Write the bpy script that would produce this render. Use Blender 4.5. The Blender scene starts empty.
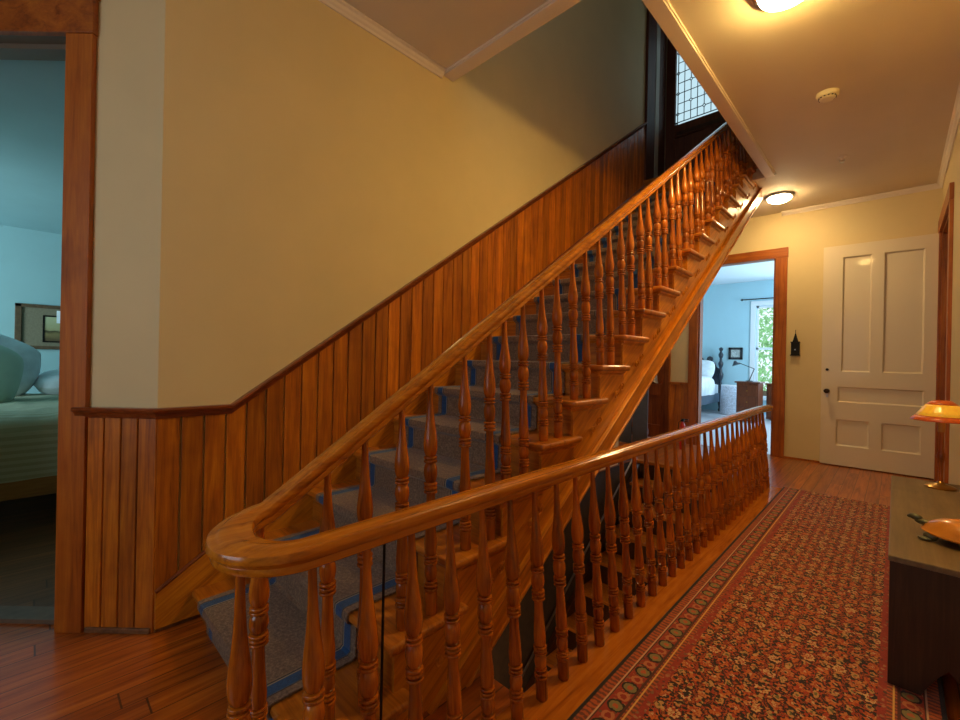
import bpy, bmesh, math, random
from mathutils import Vector, Matrix
random.seed(7)
PI = math.pi
C = bpy.context.scene.collection
sc = bpy.context.scene

# ------------------------------------------------------------------ materials
MATS = {}
class N:
    """small node-graph helper"""
    def __init__(s, name):
        s.m = bpy.data.materials.new(name); s.m.use_nodes = True
        s.t = s.m.node_tree; s.b = s.t.nodes['Principled BSDF']
    def n(s, typ, **kw):
        x = s.t.nodes.new(typ)
        for k, v in kw.items(): setattr(x, k, v)
        return x
    def link(s, a, b): s.t.links.new(a, b)
    def setin(s, node, i, v):
        if isinstance(v, bpy.types.NodeSocket): s.link(v, node.inputs[i])
        else: node.inputs[i].default_value = v
    def math(s, op, a, b=None, c=None, clamp=False):
        x = s.n('ShaderNodeMath', operation=op, use_clamp=clamp)
        s.setin(x, 0, a)
        if b is not None: s.setin(x, 1, b)
        if c is not None: s.setin(x, 2, c)
        return x.outputs[0]
    def mix(s, f, a, b):
        x = s.n('ShaderNodeMix', data_type='RGBA')
        s.setin(x, 0, f)
        s.setin(x, 6, a if isinstance(a, bpy.types.NodeSocket) else (*a, 1))
        s.setin(x, 7, b if isinstance(b, bpy.types.NodeSocket) else (*b, 1))
        return x.outputs[2]
    def coords(s, scale=(1, 1, 1), kind='Object'):
        tc = s.n('ShaderNodeTexCoord'); mp = s.n('ShaderNodeMapping')
        mp.inputs['Scale'].default_value = scale
        s.link(tc.outputs[kind], mp.inputs[0]); return mp.outputs[0]
    def noise(s, vec, scale, detail=3, rough=.55, dist=0):
        x = s.n('ShaderNodeTexNoise'); s.link(vec, x.inputs['Vector'])
        x.inputs['Scale'].default_value = scale; x.inputs['Detail'].default_value = detail
        x.inputs['Roughness'].default_value = rough; x.inputs['Distortion'].default_value = dist
        return x.outputs['Fac']
    def ramp(s, f, stops):
        x = s.n('ShaderNodeValToRGB'); s.link(f, x.inputs[0])
        e = x.color_ramp.elements
        while len(e) < len(stops): e.new(.5)
        for i, (p, c) in enumerate(stops):
            e[i].position = p; e[i].color = (*c, 1) if len(c) == 3 else c
        return x.outputs[0]
    def bump(s, h, strength=.1, dist=.01):
        x = s.n('ShaderNodeBump'); s.link(h, x.inputs['Height'])
        x.inputs['Strength'].default_value = strength; x.inputs['Distance'].default_value = dist
        s.link(x.outputs[0], s.b.inputs['Normal'])

def wood(name, dark, mid, light, axis=2, rough=.28, rnd=0.25, grain=1.0, coat=.3, wear=None, vary=None, tilt=0):
    g = N(name)
    sc_ = [26 * grain] * 3; sc_[axis] = 1.6 * grain
    if tilt:
        tc_ = g.n('ShaderNodeTexCoord'); m1 = g.n('ShaderNodeMapping'); m1.inputs['Rotation'].default_value = (-tilt, 0, 0)
        m2 = g.n('ShaderNodeMapping'); m2.inputs['Scale'].default_value = sc_
        g.link(tc_.outputs['Object'], m1.inputs[0]); g.link(m1.outputs[0], m2.inputs[0]); v = m2.outputs[0]
    else: v = g.coords(tuple(sc_))
    geo = g.n('ShaderNodeNewGeometry'); oi = g.n('ShaderNodeObjectInfo')
    r = g.math('ADD', geo.outputs['Random Per Island'], oi.outputs['Random'])
    r = g.math('FRACT', g.math('MULTIPLY', r, 7.31))
    off = g.n('ShaderNodeVectorMath', operation='ADD')
    cb = g.n('ShaderNodeCombineXYZ')
    sh = g.math('MULTIPLY', r, 37.)
    for i in range(3): g.link(sh, cb.inputs[i])
    g.link(v, off.inputs[0]); g.link(cb.outputs[0], off.inputs[1])
    v2 = off.outputs[0]
    f1 = g.noise(v2, 1.0, 4, .6, 1.1)
    f2 = g.noise(v2, 6.0, 3, .6)
    f = g.math('ADD', g.math('MULTIPLY', f1, .72), g.math('MULTIPLY', f2, .28))
    col = g.ramp(f, [(.28, dark), (.5, mid), (.72, light)])
    # board to board variation
    k = g.math('ADD', g.math('MULTIPLY', r, rnd * 2), 1 - rnd)
    mul = g.n('ShaderNodeMix', data_type='RGBA', blend_type='MULTIPLY')
    mul.inputs[0].default_value = 1
    cc = g.n('ShaderNodeCombineColor')
    for i in range(3): g.link(k, cc.inputs[i])
    g.link(col, mul.inputs[6]); g.link(cc.outputs[0], mul.inputs[7])
    out = mul.outputs[2]
    # varnish stains, nothing to do with light
    st = g.noise(g.coords((1, 1, 1)), 5.5, 3)
    out = g.mix(g.math('MULTIPLY', g.math('SUBTRACT', .52, st, clamp=True), 1.5, clamp=True), out, dark)
    if wear:
        w = g.noise(g.coords((9, 9, 3)), 4, 6, .75)
        ww = g.math('GREATER_THAN', w, wear)
        out = g.mix(g.math('MULTIPLY', ww, .5), out, (.62, .36, .14))
    g.link(out, g.b.inputs['Base Color'])
    g.b.inputs['Roughness'].default_value = rough
    g.b.inputs['Coat Weight'].default_value = coat
    g.b.inputs['Coat Roughness'].default_value = .12
    g.bump(f, .12, .002)
    MATS[name] = g.m; return g.m

def plain(name, col, rough=.5, metal=0, noise=0.0, nscale=20, bump=0, emit=None, es=0, coat=0, sheen=0, trans=0, alpha=1):
    g = N(name)
    if noise:
        f = g.noise(g.coords(), nscale, 4)
        c1 = tuple(max(0, c * (1 - noise)) for c in col); c2 = tuple(min(1, c * (1 + noise)) for c in col)
        g.link(g.ramp(f, [(.3, c1), (.7, c2)]), g.b.inputs['Base Color'])
        if bump: g.bump(f, bump, .004)
    else: g.b.inputs['Base Color'].default_value = (*col, 1)
    g.b.inputs['Roughness'].default_value = rough; g.b.inputs['Metallic'].default_value = metal
    g.b.inputs['Coat Weight'].default_value = coat; g.b.inputs['Sheen Weight'].default_value = sheen
    g.b.inputs['Transmission Weight'].default_value = trans
    if emit:
        g.b.inputs['Emission Color'].default_value = (*emit, 1); g.b.inputs['Emission Strength'].default_value = es
    MATS[name] = g.m; return g.m

D_, M_, L_ = (.15, .028, .005), (.40, .102, .014), (.60, .19, .030)
W_BAL = wood('varnished_baluster', (.09, .013, .001), (.44, .102, .004), (.66, .205, .010), 2, .22, .18, 1.2, .45)
W_RAIL = wood('varnished_rail', (.20, .044, .003), (.52, .160, .006), (.70, .26, .015), 1, .22, .03, 1.0, .45, vary=1)
W_BOARD = wood('wainscot_boards', (.15, .027, .002), (.50, .132, .004), (.74, .255, .012), 2, .42, .30, .9, .08, wear=.70)
W_CAP = wood('wainscot_cap', (.09, .016, .004), (.22, .045, .009), (.34, .085, .018), 1, .3, .05, 1, .3)
W_TRIM = wood('door_casing_wood', (.16, .030, .002), (.38, .090, .005), (.55, .165, .012), 2, .42, .10, .8, .08)
W_TRIMH = wood('door_head_wood', (.16, .030, .002), (.38, .090, .005), (.55, .165, .012), 0, .42, .10, .8, .08)
W_STR = wood('stringer_wood', (.22, .050, .003), (.58, .190, .008), (.82, .34, .02), 1, .34, .06, 1, .2, tilt=.593)
W_FBOARD = wood('floor_edge_wood', (.27, .060, .004), (.50, .140, .009), (.64, .21, .018), 1, .25, .06, 1, .3)
W_JAMB = wood('matte_jamb_wood', (.10, .02, .004), (.22, .055, .01), (.32, .09, .018), 2, .7, .05, 1, 0)
W_TREAD = wood('tread_wood', (.16, .034, .002), (.45, .130, .008), (.64, .23, .018), 0, .3, .10, 1, .3)
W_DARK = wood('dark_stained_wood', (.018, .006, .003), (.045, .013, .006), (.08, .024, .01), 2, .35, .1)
W_BENCH_T = wood('bench_top_wood', (.095, .055, .022), (.17, .105, .045), (.25, .16, .075), 1, .42, .05, .6, .1)
W_BENCH_F = wood('bench_end_wood', (.014, .006, .003), (.036, .015, .007), (.07, .03, .013), 2, .4, .05, 1, .1)
W_DOOR = wood('brown_door_wood', (.14, .026, .005), (.30, .07, .011), (.44, .12, .02), 2, .35, .05)
W_CHEST = wood('chest_wood', (.05, .010, .004), (.12, .026, .008), (.18, .045, .013), 2, .35, .05)
W_BEDRAIL = wood('bed_rail_wood', (.16, .07, .015), (.3, .15, .035), (.42, .22, .06), 1, .4, .05)

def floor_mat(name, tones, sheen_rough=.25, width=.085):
    g = N(name)
    tc = g.n('ShaderNodeTexCoord'); sp = g.n('ShaderNodeSeparateXYZ'); g.link(tc.outputs['Object'], sp.inputs[0])
    x, y = sp.outputs[0], sp.outputs[1]
    bx = g.math('DIVIDE', x, width); idx = g.math('FLOOR', bx); fr = g.math('FRACT', bx)
    wn = g.n('ShaderNodeTexWhiteNoise', noise_dimensions='1D'); g.link(idx, wn.inputs['W'])
    r = wn.outputs['Value']
    yy = g.math('ADD', g.math('DIVIDE', y, 2.3), g.math('MULTIPLY', r, 5.))
    jf = g.math('FRACT', yy)
    wn2 = g.n('ShaderNodeTexWhiteNoise', noise_dimensions='1D')
    g.link(g.math('ADD', g.math('MULTIPLY', idx, 13.7), g.math('FLOOR', yy)), wn2.inputs['W'])
    r2 = wn2.outputs['Value']
    cb = g.n('ShaderNodeCombineXYZ')
    g.link(g.math('MULTIPLY', x, 30), cb.inputs[0]); g.link(g.math('MULTIPLY', y, 1.7), cb.inputs[1]); g.link(g.math('MULTIPLY', r2, 31), cb.inputs[2])
    f = g.noise(cb.outputs[0], 1, 5, .6, 1.2)
    col = g.ramp(f, [(.25, tones[0]), (.5, tones[1]), (.75, tones[2])])
    k = g.math('ADD', g.math('MULTIPLY', r2, .42), .78)
    mul = g.n('ShaderNodeMix', data_type='RGBA', blend_type='MULTIPLY'); mul.inputs[0].default_value = 1
    cc = g.n('ShaderNodeCombineColor')
    for i in range(3): g.link(k, cc.inputs[i])
    g.link(col, mul.inputs[6]); g.link(cc.outputs[0], mul.inputs[7])
    gap = g.math('LESS_THAN', g.math('MINIMUM', fr, g.math('SUBTRACT', 1, fr)), .022)
    gj = g.math('LESS_THAN', g.math('MINIMUM', jf, g.math('SUBTRACT', 1, jf)), .0012)
    gg = g.math('MAXIMUM', gap, gj)
    col2 = g.mix(g.math('MULTIPLY', gg, .8), mul.outputs[2], (.03, .009, .003))
    sp2 = g.noise(g.coords((40, 14, 1)), 1.5, 5, .8)
    col2 = g.mix(g.math('MULTIPLY', g.math('GREATER_THAN', sp2, .72), .35), col2, (.5, .3, .13))
    g.link(col2, g.b.inputs['Base Color'])
    g.b.inputs['Roughness'].default_value = sheen_rough
    g.b.inputs['Coat Weight'].default_value = .35; g.b.inputs['Coat Roughness'].default_value = .15
    g.bump(g.math('SUBTRACT', f, gg), .2, .002)
    MATS[name] = g.m; return g.m
M_FLOOR = floor_mat('varnished_plank_floor', [(.14, .024, .002), (.40, .090, .007), (.56, .17, .018)], .34)
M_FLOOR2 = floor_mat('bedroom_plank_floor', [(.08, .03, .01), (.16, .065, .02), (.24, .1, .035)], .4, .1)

W_POST = wood('dark_red_post_wood', (.04, .010, .004), (.10, .026, .009), (.16, .045, .015), 2, .6, .05, 1, 0)
M_WALL = plain('cream_plaster', (.72, .565, .30), .75, noise=.03, nscale=3)
M_CEIL = plain('offwhite_ceiling', (.72, .60, .44), .7, noise=.03, nscale=2)
M_TRIMW = plain('cream_painted_trim', (.80, .68, .55), .45)
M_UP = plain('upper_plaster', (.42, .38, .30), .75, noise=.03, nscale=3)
M_BLUE = plain('pale_blue_plaster', (.45, .70, .80), .75, noise=.02, nscale=3)
M_TEAL = plain('pale_teal_plaster', (.30, .50, .53), .75, noise=.03, nscale=3)
M_WHITE = plain('white_door_paint', (.82, .69, .50), .38, coat=.1)
M_WBLUE = plain('white_window_paint', (.85, .88, .92), .4)
M_BLACK = plain('black_iron', (.012, .011, .01), .45, .6)
M_BRASS = plain('aged_brass', (.35, .20, .06), .3, 1)
M_CHROME = plain('brushed_steel', (.55, .55, .55), .3, 1)
M_GREY = plain('dark_grey_board', (.075, .07, .08), .6, noise=.1)
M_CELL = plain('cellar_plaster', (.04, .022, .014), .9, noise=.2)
M_RED = plain('red_enamel', (.62, .015, .01), .3, coat=.3)
M_CREAMP = plain('cream_plastic', (.82, .72, .45), .4)
M_SHADE_Y = plain('yellow_glass', (.85, .46, .03), .3, coat=.4, noise=.18, nscale=60, emit=(.9, .42, .03), es=.25)
M_SHADE_R = plain('orange_glass_rim', (.50, .085, .015), .3, coat=.4, noise=.25, nscale=50, emit=(.6, .08, .01), es=.1)
M_TURT = plain('orange_lacquer', (.62, .22, .025), .25, coat=.5, noise=.2, nscale=14)
M_TGRN = plain('dull_green_metal', (.11, .10, .05), .4, .3, noise=.3)
M_LAMP = plain('lit_lamp_glass', (.9, .85, .75), .3, emit=(1, .68, .22), es=145)
M_LAMP2 = plain('lit_far_lamp_glass', (.9, .85, .75), .3, emit=(1, .72, .34), es=92)
M_NAVY = plain('black_lacquered_bed', (.012, .02, .035), .3, coat=.4)
M_LINEN = plain('white_linen', (.78, .84, .9), .85, noise=.12, nscale=9, bump=.5, sheen=.3)
M_PIL = plain('pale_pillow_cotton', (.56, .74, .62), .85, noise=.08, nscale=6, bump=.3, sheen=.3)
M_SHIRT = plain('white_cloth', (.6, .62, .68), .85, noise=.05)
M_LEAF = plain('garden_leaf', (.32, .60, .25), .6, noise=.4, nscale=6)
M_BARK = plain('tree_bark', (.12, .08, .05), .9, noise=.3)
M_PHOTO = plain('small_print', (.45, .5, .5), .5, noise=.5, nscale=40)
M_LEAD = plain('lead_came', (.015, .015, .015), .5, .5)
g = N('clear_leaded_glass')
g.b.inputs['Base Color'].default_value = (.55, .66, .64, 1); g.b.inputs['Roughness'].default_value = .35
g.b.inputs['Transmission Weight'].default_value = 1; g.b.inputs['IOR'].default_value = 1.05
M_LGLASS = g.m
g = N('clear_window_glass')
g.b.inputs['Base Color'].default_value = (1, 1, 1, 1); g.b.inputs['Roughness'].default_value = 0
g.b.inputs['Transmission Weight'].default_value = 1; g.b.inputs['IOR'].default_value = 1.02
M_GLASS = g.m

# striped duvet of the left bedroom
g = N('striped_duvet')
sp = g.n('ShaderNodeSeparateXYZ'); tc = g.n('ShaderNodeTexCoord'); g.link(tc.outputs['Object'], sp.inputs[0])
s1 = g.math('GREATER_THAN', g.math('FRACT', g.math('MULTIPLY', g.math('ADD', sp.outputs[0], sp.outputs[2]), 26)), .5)
c = g.mix(s1, (.36, .38, .26), (.45, .48, .35))
g.link(c, g.b.inputs['Base Color']); g.b.inputs['Roughness'].default_value = .9
g.bump(g.noise(g.coords(), 5, 4), .6, .03)
M_DUVET = g.m

# picture in the left bedroom: a plain landscape print
g = N('landscape_print')
tc = g.n('ShaderNodeTexCoord'); sp = g.n('ShaderNodeSeparateXYZ'); g.link(tc.outputs['Object'], sp.inputs[0])
z = g.math('DIVIDE', g.math('SUBTRACT', sp.outputs[2], 1.2), .22)
nz = g.noise(g.coords((1, 6, 20)), 2, 4)
z2 = g.math('ADD', z, g.math('MULTIPLY', g.math('SUBTRACT', nz, .5), .25))
col = g.ramp(z2, [(.0, (.10, .07, .03)), (.3, (.22, .17, .07)), (.42, (.05, .045, .02)), (.5, (.34, .32, .16)), (.95, (.42, .44, .26))])
g.link(col, g.b.inputs['Base Color']); g.b.inputs['Roughness'].default_value = .5
M_LAND = g.m

# ---- stair runner: grey-brown field, blue bands edged with thin cream lines
RX0, RX1 = -1.935, -1.225
g = N('stair_runner_wool')
tc = g.n('ShaderNodeTexCoord'); sp = g.n('ShaderNodeSeparateXYZ'); g.link(tc.outputs['Object'], sp.inputs[0])
d = g.math('MINIMUM', g.math('SUBTRACT', sp.outputs[0], RX0), g.math('SUBTRACT', RX1, sp.outputs[0]))
def band(a, b): return g.math('MULTIPLY', g.math('GREATER_THAN', d, a), g.math('LESS_THAN', d, b))
nf = g.noise(g.coords(), 110, 5, .85)
nb = g.noise(g.coords(), 9, 3)
field = g.ramp(nf, [(.34, (.055, .028, .014)), (.5, (.19, .110, .064)), (.68, (.42, .28, .17))])
field = g.mix(g.math('MULTIPLY', nb, .35), field, (.12, .08, .055))
blue = g.ramp(nf, [(.3, (.003, .028, .10)), (.7, (.008, .085, .25))])
cream = (.34, .28, .18)
col = g.mix(band(.028, .032), field, (.02, .018, .02))
col = g.mix(band(.033, .072), col, blue)
col = g.mix(band(.072, .076), col, cream)
col = g.mix(band(.076, .081), col, (.02, .02, .03))
col = g.mix(band(.084, .087), col, (.26, .17, .09))
g.link(col, g.b.inputs['Base Color']); g.b.inputs['Roughness'].default_value = .95
g.b.inputs['Sheen Weight'].default_value = .2
g.bump(nf, .6, .004)
M_RUN = g.m

# ---- oriental rug
RUGX0, RUGX1, RUGY0, RUGY1 = -.705, .132, -1.3, 4.66
g = N('oriental_rug_wool')
tc = g.n('ShaderNodeTexCoord'); sp = g.n('ShaderNodeSeparateXYZ'); g.link(tc.outputs['Object'], sp.inputs[0])
wob = g.n('ShaderNodeTexNoise'); g.link(tc.outputs['Object'], wob.inputs['Vector']); wob.inputs['Scale'].default_value = 75; wob.inputs['Detail'].default_value = 2
wsp = g.n('ShaderNodeSeparateColor'); g.link(wob.outputs['Color'], wsp.inputs[0])
X0_, Y = sp.outputs[0], sp.outputs[1]
X = g.math('ADD', X0_, g.math('MULTIPLY', g.math('SUBTRACT', wsp.outputs[0], .5), .022))
Y0_ = Y; Y = g.math('ADD', Y0_, g.math('MULTIPLY', g.math('SUBTRACT', wsp.outputs[1], .5), .022))
# lattice of small flowers
def cell(sx, sy, ox, oy):
    u = g.math('SUBTRACT', g.math('FRACT', g.math('ADD', g.math('DIVIDE', X, sx), ox)), .5)
    v = g.math('SUBTRACT', g.math('FRACT', g.math('ADD', g.math('DIVIDE', Y, sy), oy)), .5)
    return g.math('ABSOLUTE', u), g.math('ABSOLUTE', v)
def rad(u, v, ku=1, kv=1):
    return g.math('SQRT', g.math('ADD', g.math('POWER', g.math('MULTIPLY', u, ku), 2), g.math('POWER', g.math('MULTIPLY', v, kv), 2)))
def idn(sx, sy, ox, oy):
    cb = g.n('ShaderNodeCombineXYZ')
    g.link(g.math('FLOOR', g.math('ADD', g.math('DIVIDE', X, sx), ox)), cb.inputs[0])
    g.link(g.math('FLOOR', g.math('ADD', g.math('DIVIDE', Y, sy), oy)), cb.inputs[1])
    w = g.n('ShaderNodeTexWhiteNoise', noise_dimensions='2D'); g.link(cb.outputs[0], w.inputs['Vector'])
    return w.outputs['Value']
lt = lambda a, b: g.math('LESS_THAN', a, b)
gt = lambda a, b: g.math('GREATER_THAN', a, b)
an = lambda a, b: g.math('MULTIPLY', a, b)
S, T = .088, .104
RED, ORG, NAV, CRM, GRN, DRK = (.40, .036, .006), (.56, .15, .02), (.008, .005, .006), (.66, .44, .20), (.14, .13, .04), (.08, .016, .01)
vr = g.n('ShaderNodeTexVoronoi'); g.link(g.coords((1, 1, 1)), vr.inputs['Vector']); vr.inputs['Scale'].default_value = 105
sepv = g.n('ShaderNodeSeparateColor'); g.link(vr.outputs['Color'], sepv.inputs[0])
col = g.ramp(sepv.outputs[0], [(.0, NAV), (.38, NAV), (.39, RED), (.74, RED), (.75, ORG), (.90, ORG), (.91, (.50, .30, .12)), (1, (.50, .30, .12))])
for e in (): pass
# connecting trellis lines
ua, va = cell(S, T, 0, 0); ub, vb = cell(S, T, .5, .5)
dia = g.math('ABSOLUTE', g.math('SUBTRACT', g.math('ADD', ua, va), .5))
col = g.mix(lt(dia, .055), col, NAV)
col = g.mix(lt(dia, .018), col, ORG)
# small red fields inside the diamonds
for (ox, oy, main, alt) in ((0, 0, CRM, ORG), (.5, .5, ORG, (.55, .20, .05))):
    u, v = cell(S, T, ox, oy); r = rad(u, v)
    an8 = g.math('MULTIPLY', g.math('COSINE', g.math('MULTIPLY', g.math('ARCTAN2', v, u), 8)), .035)
    r = g.math('ADD', r, an8); i = idn(S, T, ox, oy)
    col = g.mix(lt(r, .33), col, RED); col = g.mix(an(lt(r, .30), gt(r, .24)), col, NAV)
    fl = g.mix(gt(i, .5), main, alt)
    col = g.mix(lt(r, .21), col, fl); col = g.mix(lt(r, .12), col, RED); col = g.mix(lt(r, .055), col, CRM)
for (ox, oy) in ((.5, 0), (0, .5)):
    u, v = cell(S, T, ox, oy); r = rad(u, v, 1.6, 1.0)
    col = g.mix(lt(r, .24), col, NAV); col = g.mix(lt(r, .19), col, (.55, .28, .09)); col = g.mix(lt(r, .08), col, GRN)
knot = g.ramp(sepv.outputs[2], [(0, NAV), (.45, NAV), (.46, RED), (.8, RED), (.81, ORG), (1, (.6, .36, .14))])
col = g.mix(gt(sepv.outputs[1], .66), col, knot)
field = col
# border measured from the nearer long edge / the far end
X = X0_
dx = g.math('MINIMUM', g.math('SUBTRACT', X, RUGX0), g.math('SUBTRACT', RUGX1, X))
dy = g.math('SUBTRACT', RUGY1, Y)
dd = dx
isx = 1.0
def bnd(a, b): return an(gt(dd, a), lt(dd, b))
along = Y
bp = .104
av = g.math('ABSOLUTE', g.math('SUBTRACT', g.math('FRACT', g.math('DIVIDE', along, bp)), .5))
au = g.math('DIVIDE', g.math('ABSOLUTE', g.math('SUBTRACT', dd, .082)), bp)
rb = rad(au, av)
bcol = g.ramp(sepv.outputs[1], [(0, (.30, .022, .012)), (.72, (.36, .03, .014)), (.8, (.05, .02, .02)), (.9, (.45, .2, .08)), (1, (.3, .02, .01))])
bcol = g.mix(lt(rb, .27), bcol, NAV); bcol = g.mix(lt(rb, .20), bcol, (.22, .19, .07)); bcol = g.mix(lt(rb, .09), bcol, (.5, .1, .03))
av2 = g.math('ABSOLUTE', g.math('SUBTRACT', g.math('FRACT', g.math('ADD', g.math('DIVIDE', along, bp), .5)), .5))
rb2 = rad(au, av2)
bcol = g.mix(lt(rb2, .19), bcol, (.5, .16, .06)); bcol = g.mix(lt(rb2, .1), bcol, (.30, .02, .01))
ticks = gt(g.math('FRACT', g.math('DIVIDE', along, .02)), .5)
guard = g.mix(ticks, (.46, .09, .02), (.17, .04, .02))
col = g.mix(lt(dd, .16), field, bcol)
col = g.mix(bnd(.113, .138), col, guard)
col = g.mix(bnd(.119, .124), col, (.72, .40, .10))
col = g.mix(bnd(.105, .113), col, DRK)
col = g.mix(bnd(.012, .046), col, guard)
col = g.mix(bnd(.042, .047), col, (.60, .36, .22))
col = g.mix(bnd(.047, .051), col, DRK)
col = g.mix(bnd(-.1, .013), col, (.012, .010, .012))
fuzz = g.noise(g.coords((1, 1, 1)), 300, 2)
col = g.mix(g.math('MULTIPLY', fuzz, .10), col, (.16, .03, .01))
g.link(col, g.b.inputs['Base Color']); g.b.inputs['Roughness'].default_value = .9
g.b.inputs['Sheen Weight'].default_value = .12
g.bump(fuzz, .4, .003)
M_RUG = g.m

# ------------------------------------------------------------------ mesh helpers
def box(bm, x0, x1, y0, y1, z0, z1, M=None):
    vs = [Vector((x, y, z)) for x in (x0, x1) for y in (y0, y1) for z in (z0, z1)]
    if M: vs = [M @ v for v in vs]
    v = [bm.verts.new(p) for p in vs]
    for f in ((0, 1, 3, 2), (4, 6, 7, 5), (0, 4, 5, 1), (2, 3, 7, 6), (0, 2, 6, 4), (1, 5, 7, 3)):
        bm.faces.new([v[i] for i in f])
def prism(bm, pts, axis, a, b, M=None):
    """extrude a 2-D polygon along an axis; pts are the other two axes in order"""
    def mk(p, t):
        q = [0, 0, 0]; o = [i for i in range(3) if i != axis]
        q[o[0]], q[o[1]] = p; q[axis] = t
        q = Vector(q); return M @ q if M else q
    A = [bm.verts.new(mk(p, a)) for p in pts]; B = [bm.verts.new(mk(p, b)) for p in pts]
    n = len(pts)
    bm.faces.new(A); bm.faces.new(B[::-1])
    for i in range(n): bm.faces.new([A[i], B[i], B[(i + 1) % n], A[(i + 1) % n]])
def lathe(bm, prof, seg=16, M=None, cap=True):
    rings = []
    for r, z in prof:
        ring = []
        for i in range(seg):
            a = 2 * PI * i / seg; p = Vector((r * math.cos(a), r * math.sin(a), z))
            ring.append(bm.verts.new(M @ p if M else p))
        rings.append(ring)
    for k in range(len(rings) - 1):
        for i in range(seg):
            bm.faces.new([rings[k][i], rings[k][(i + 1) % seg], rings[k + 1][(i + 1) % seg], rings[k + 1][i]])
    if cap: bm.faces.new(rings[0][::-1]); bm.faces.new(rings[-1])
def sweep(bm, path, prof, closed_prof=True, flat_cap=True):
    """sweep a profile (side, up) along a path keeping 'up' vertical"""
    rings = []
    n = len(path)
    for i, p in enumerate(path):
        p = Vector(p)
        t = (Vector(path[min(i + 1, n - 1)]) - Vector(path[max(i - 1, 0)])).normalized()
        side = t.cross(Vector((0, 0, 1)))
        if side.length < 1e-5: side = Vector((1, 0, 0))
        side.normalize(); up = side.cross(t)
        # miter: keep vertical section constant
        rings.append([bm.verts.new(p + side * a + up * b) for a, b in prof])
    m = len(prof)
    for k in range(n - 1):
        for i in range(m):
            bm.faces.new([rings[k][i], rings[k][(i + 1) % m], rings[k + 1][(i + 1) % m], rings[k + 1][i]])
    bm.faces.new(rings[0][::-1]); bm.faces.new(rings[-1])
def tube(bm, pts, r, seg=8):
    prof = [(r * math.cos(2 * PI * i / seg), r * math.sin(2 * PI * i / seg)) for i in range(seg)]
    P = [Vector(p) for p in pts]; rings = []; prev = None
    for i, p in enumerate(P):
        t = (P[min(i + 1, len(P) - 1)] - P[max(i - 1, 0)]).normalized()
        ref = Vector((0, 0, 1)) if abs(t.z) < .95 else Vector((1, 0, 0))
        s = t.cross(ref).normalized(); u = s.cross(t)
        rings.append([bm.verts.new(p + s * a + u * b) for a, b in prof])
    for k in range(len(P) - 1):
        for i in range(seg):
            bm.faces.new([rings[k][i], rings[k][(i + 1) % seg], rings[k + 1][(i + 1) % seg], rings[k + 1][i]])
    bm.faces.new(rings[0][::-1]); bm.faces.new(rings[-1])
def B(): return bmesh.new()
def obj(name, bm, mat, parent=None, smooth=False, bevel=0, seg=2, label=None):
    bmesh.ops.recalc_face_normals(bm, faces=bm.faces[:])
    me = bpy.data.meshes.new(name); bm.to_mesh(me); bm.free()
    me.materials.append(mat)
    if smooth:
        for p in me.polygons: p.use_smooth = True
        try: me.set_sharp_from_angle(angle=math.radians(38))
        except Exception: pass
    o = bpy.data.objects.new(name, me); C.objects.link(o)
    if bevel:
        m = o.modifiers.new('bevel', 'BEVEL'); m.width = bevel; m.segments = seg; m.limit_method = 'ANGLE'
    if parent:
        o.parent = parent; o.matrix_parent_inverse = Matrix.Translation(-parent.location)
        if parent.parent: o.matrix_parent_inverse = Matrix.Identity(4)
    if label: o['label'] = label
    return o
def boxo(name, x0, x1, y0, y1, z0, z1, mat, parent=None, bevel=0, **k):
    bm = B(); box(bm, x0, x1, y0, y1, z0, z1); return obj(name, bm, mat, parent, bevel=bevel, **k)
def sub(name, bm, mat, parent, **k):
    """child of a child whose frame is the world frame of its mesh"""
    o = obj(name, bm, mat, None, **k); o.parent = parent; o.matrix_parent_inverse = Matrix.Identity(4); return o
def tag(o, label, cat, group=None):
    o['label'] = label; o['category'] = cat
    if group: o['group'] = group
    return o
def thing(name, loc, label, cat, group=None):
    o = bpy.data.objects.new(name, None); C.objects.link(o); o.location = loc; o.empty_display_size = .1
    return tag(o, label, cat, group)
def struct(o, label=None, cat=None):
    o['kind'] = 'structure'
    if label: o['label'] = label
    if cat: o['category'] = cat
    return o

# ------------------------------------------------------------------ dimensions
HC = 2.9                      # hall ceiling
XS = -2.09                    # stair wall
XR = .305                     # right wall
YF = 6.17                     # far wall
U1 = 3.13                     # upper floor
UC = 5.75                     # upper ceiling
OX, OY0, OY1 = -.93, 1.87, 4.84   # stairwell opening in the ceiling
RISE, RUN = .158, .2345
NS = 19
def Rf(j): return .9755 + RUN * (j - 3)       # riser face
def Zt(j): return .129 + RISE * (j - 1)       # tread top
fy0, fy1, fx0, fx1 = 1.12, 4.72, XS, -.865    # floor opening for the cellar stair

# ------------------------------------------------------------------ shell
bm = B()
box(bm, -2.6, fx0, -1.7, 0, -.2, 0)
box(bm, fx0, fx1, -1.7, fy0, -.2, 0)
box(bm, fx1, XR + 1.3, -1.7, YF + .06, -.2, 0)
box(bm, fx0 - 2.0, fx1, fy1, YF + .06, -.2, 0)
d1 = Vector((-.722, -.692, 0)); nF = Vector((-.692, .722, 0)); Cn = Vector((XS, .352, 0))
pA = Cn + nF * .07; pB = Cn + d1 * 2.7 + nF * .07
prism(bm, [(XS, .352), (XS, 0), (-2.6, -1.7), (pB.x, -1.7), (pB.x, pB.y), (pA.x, pA.y)], 2, -.2, -.0005)
struct(obj('floor', bm, M_FLOOR), 'glossy reddish brown plank floor of the hall', 'floor')

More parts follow.
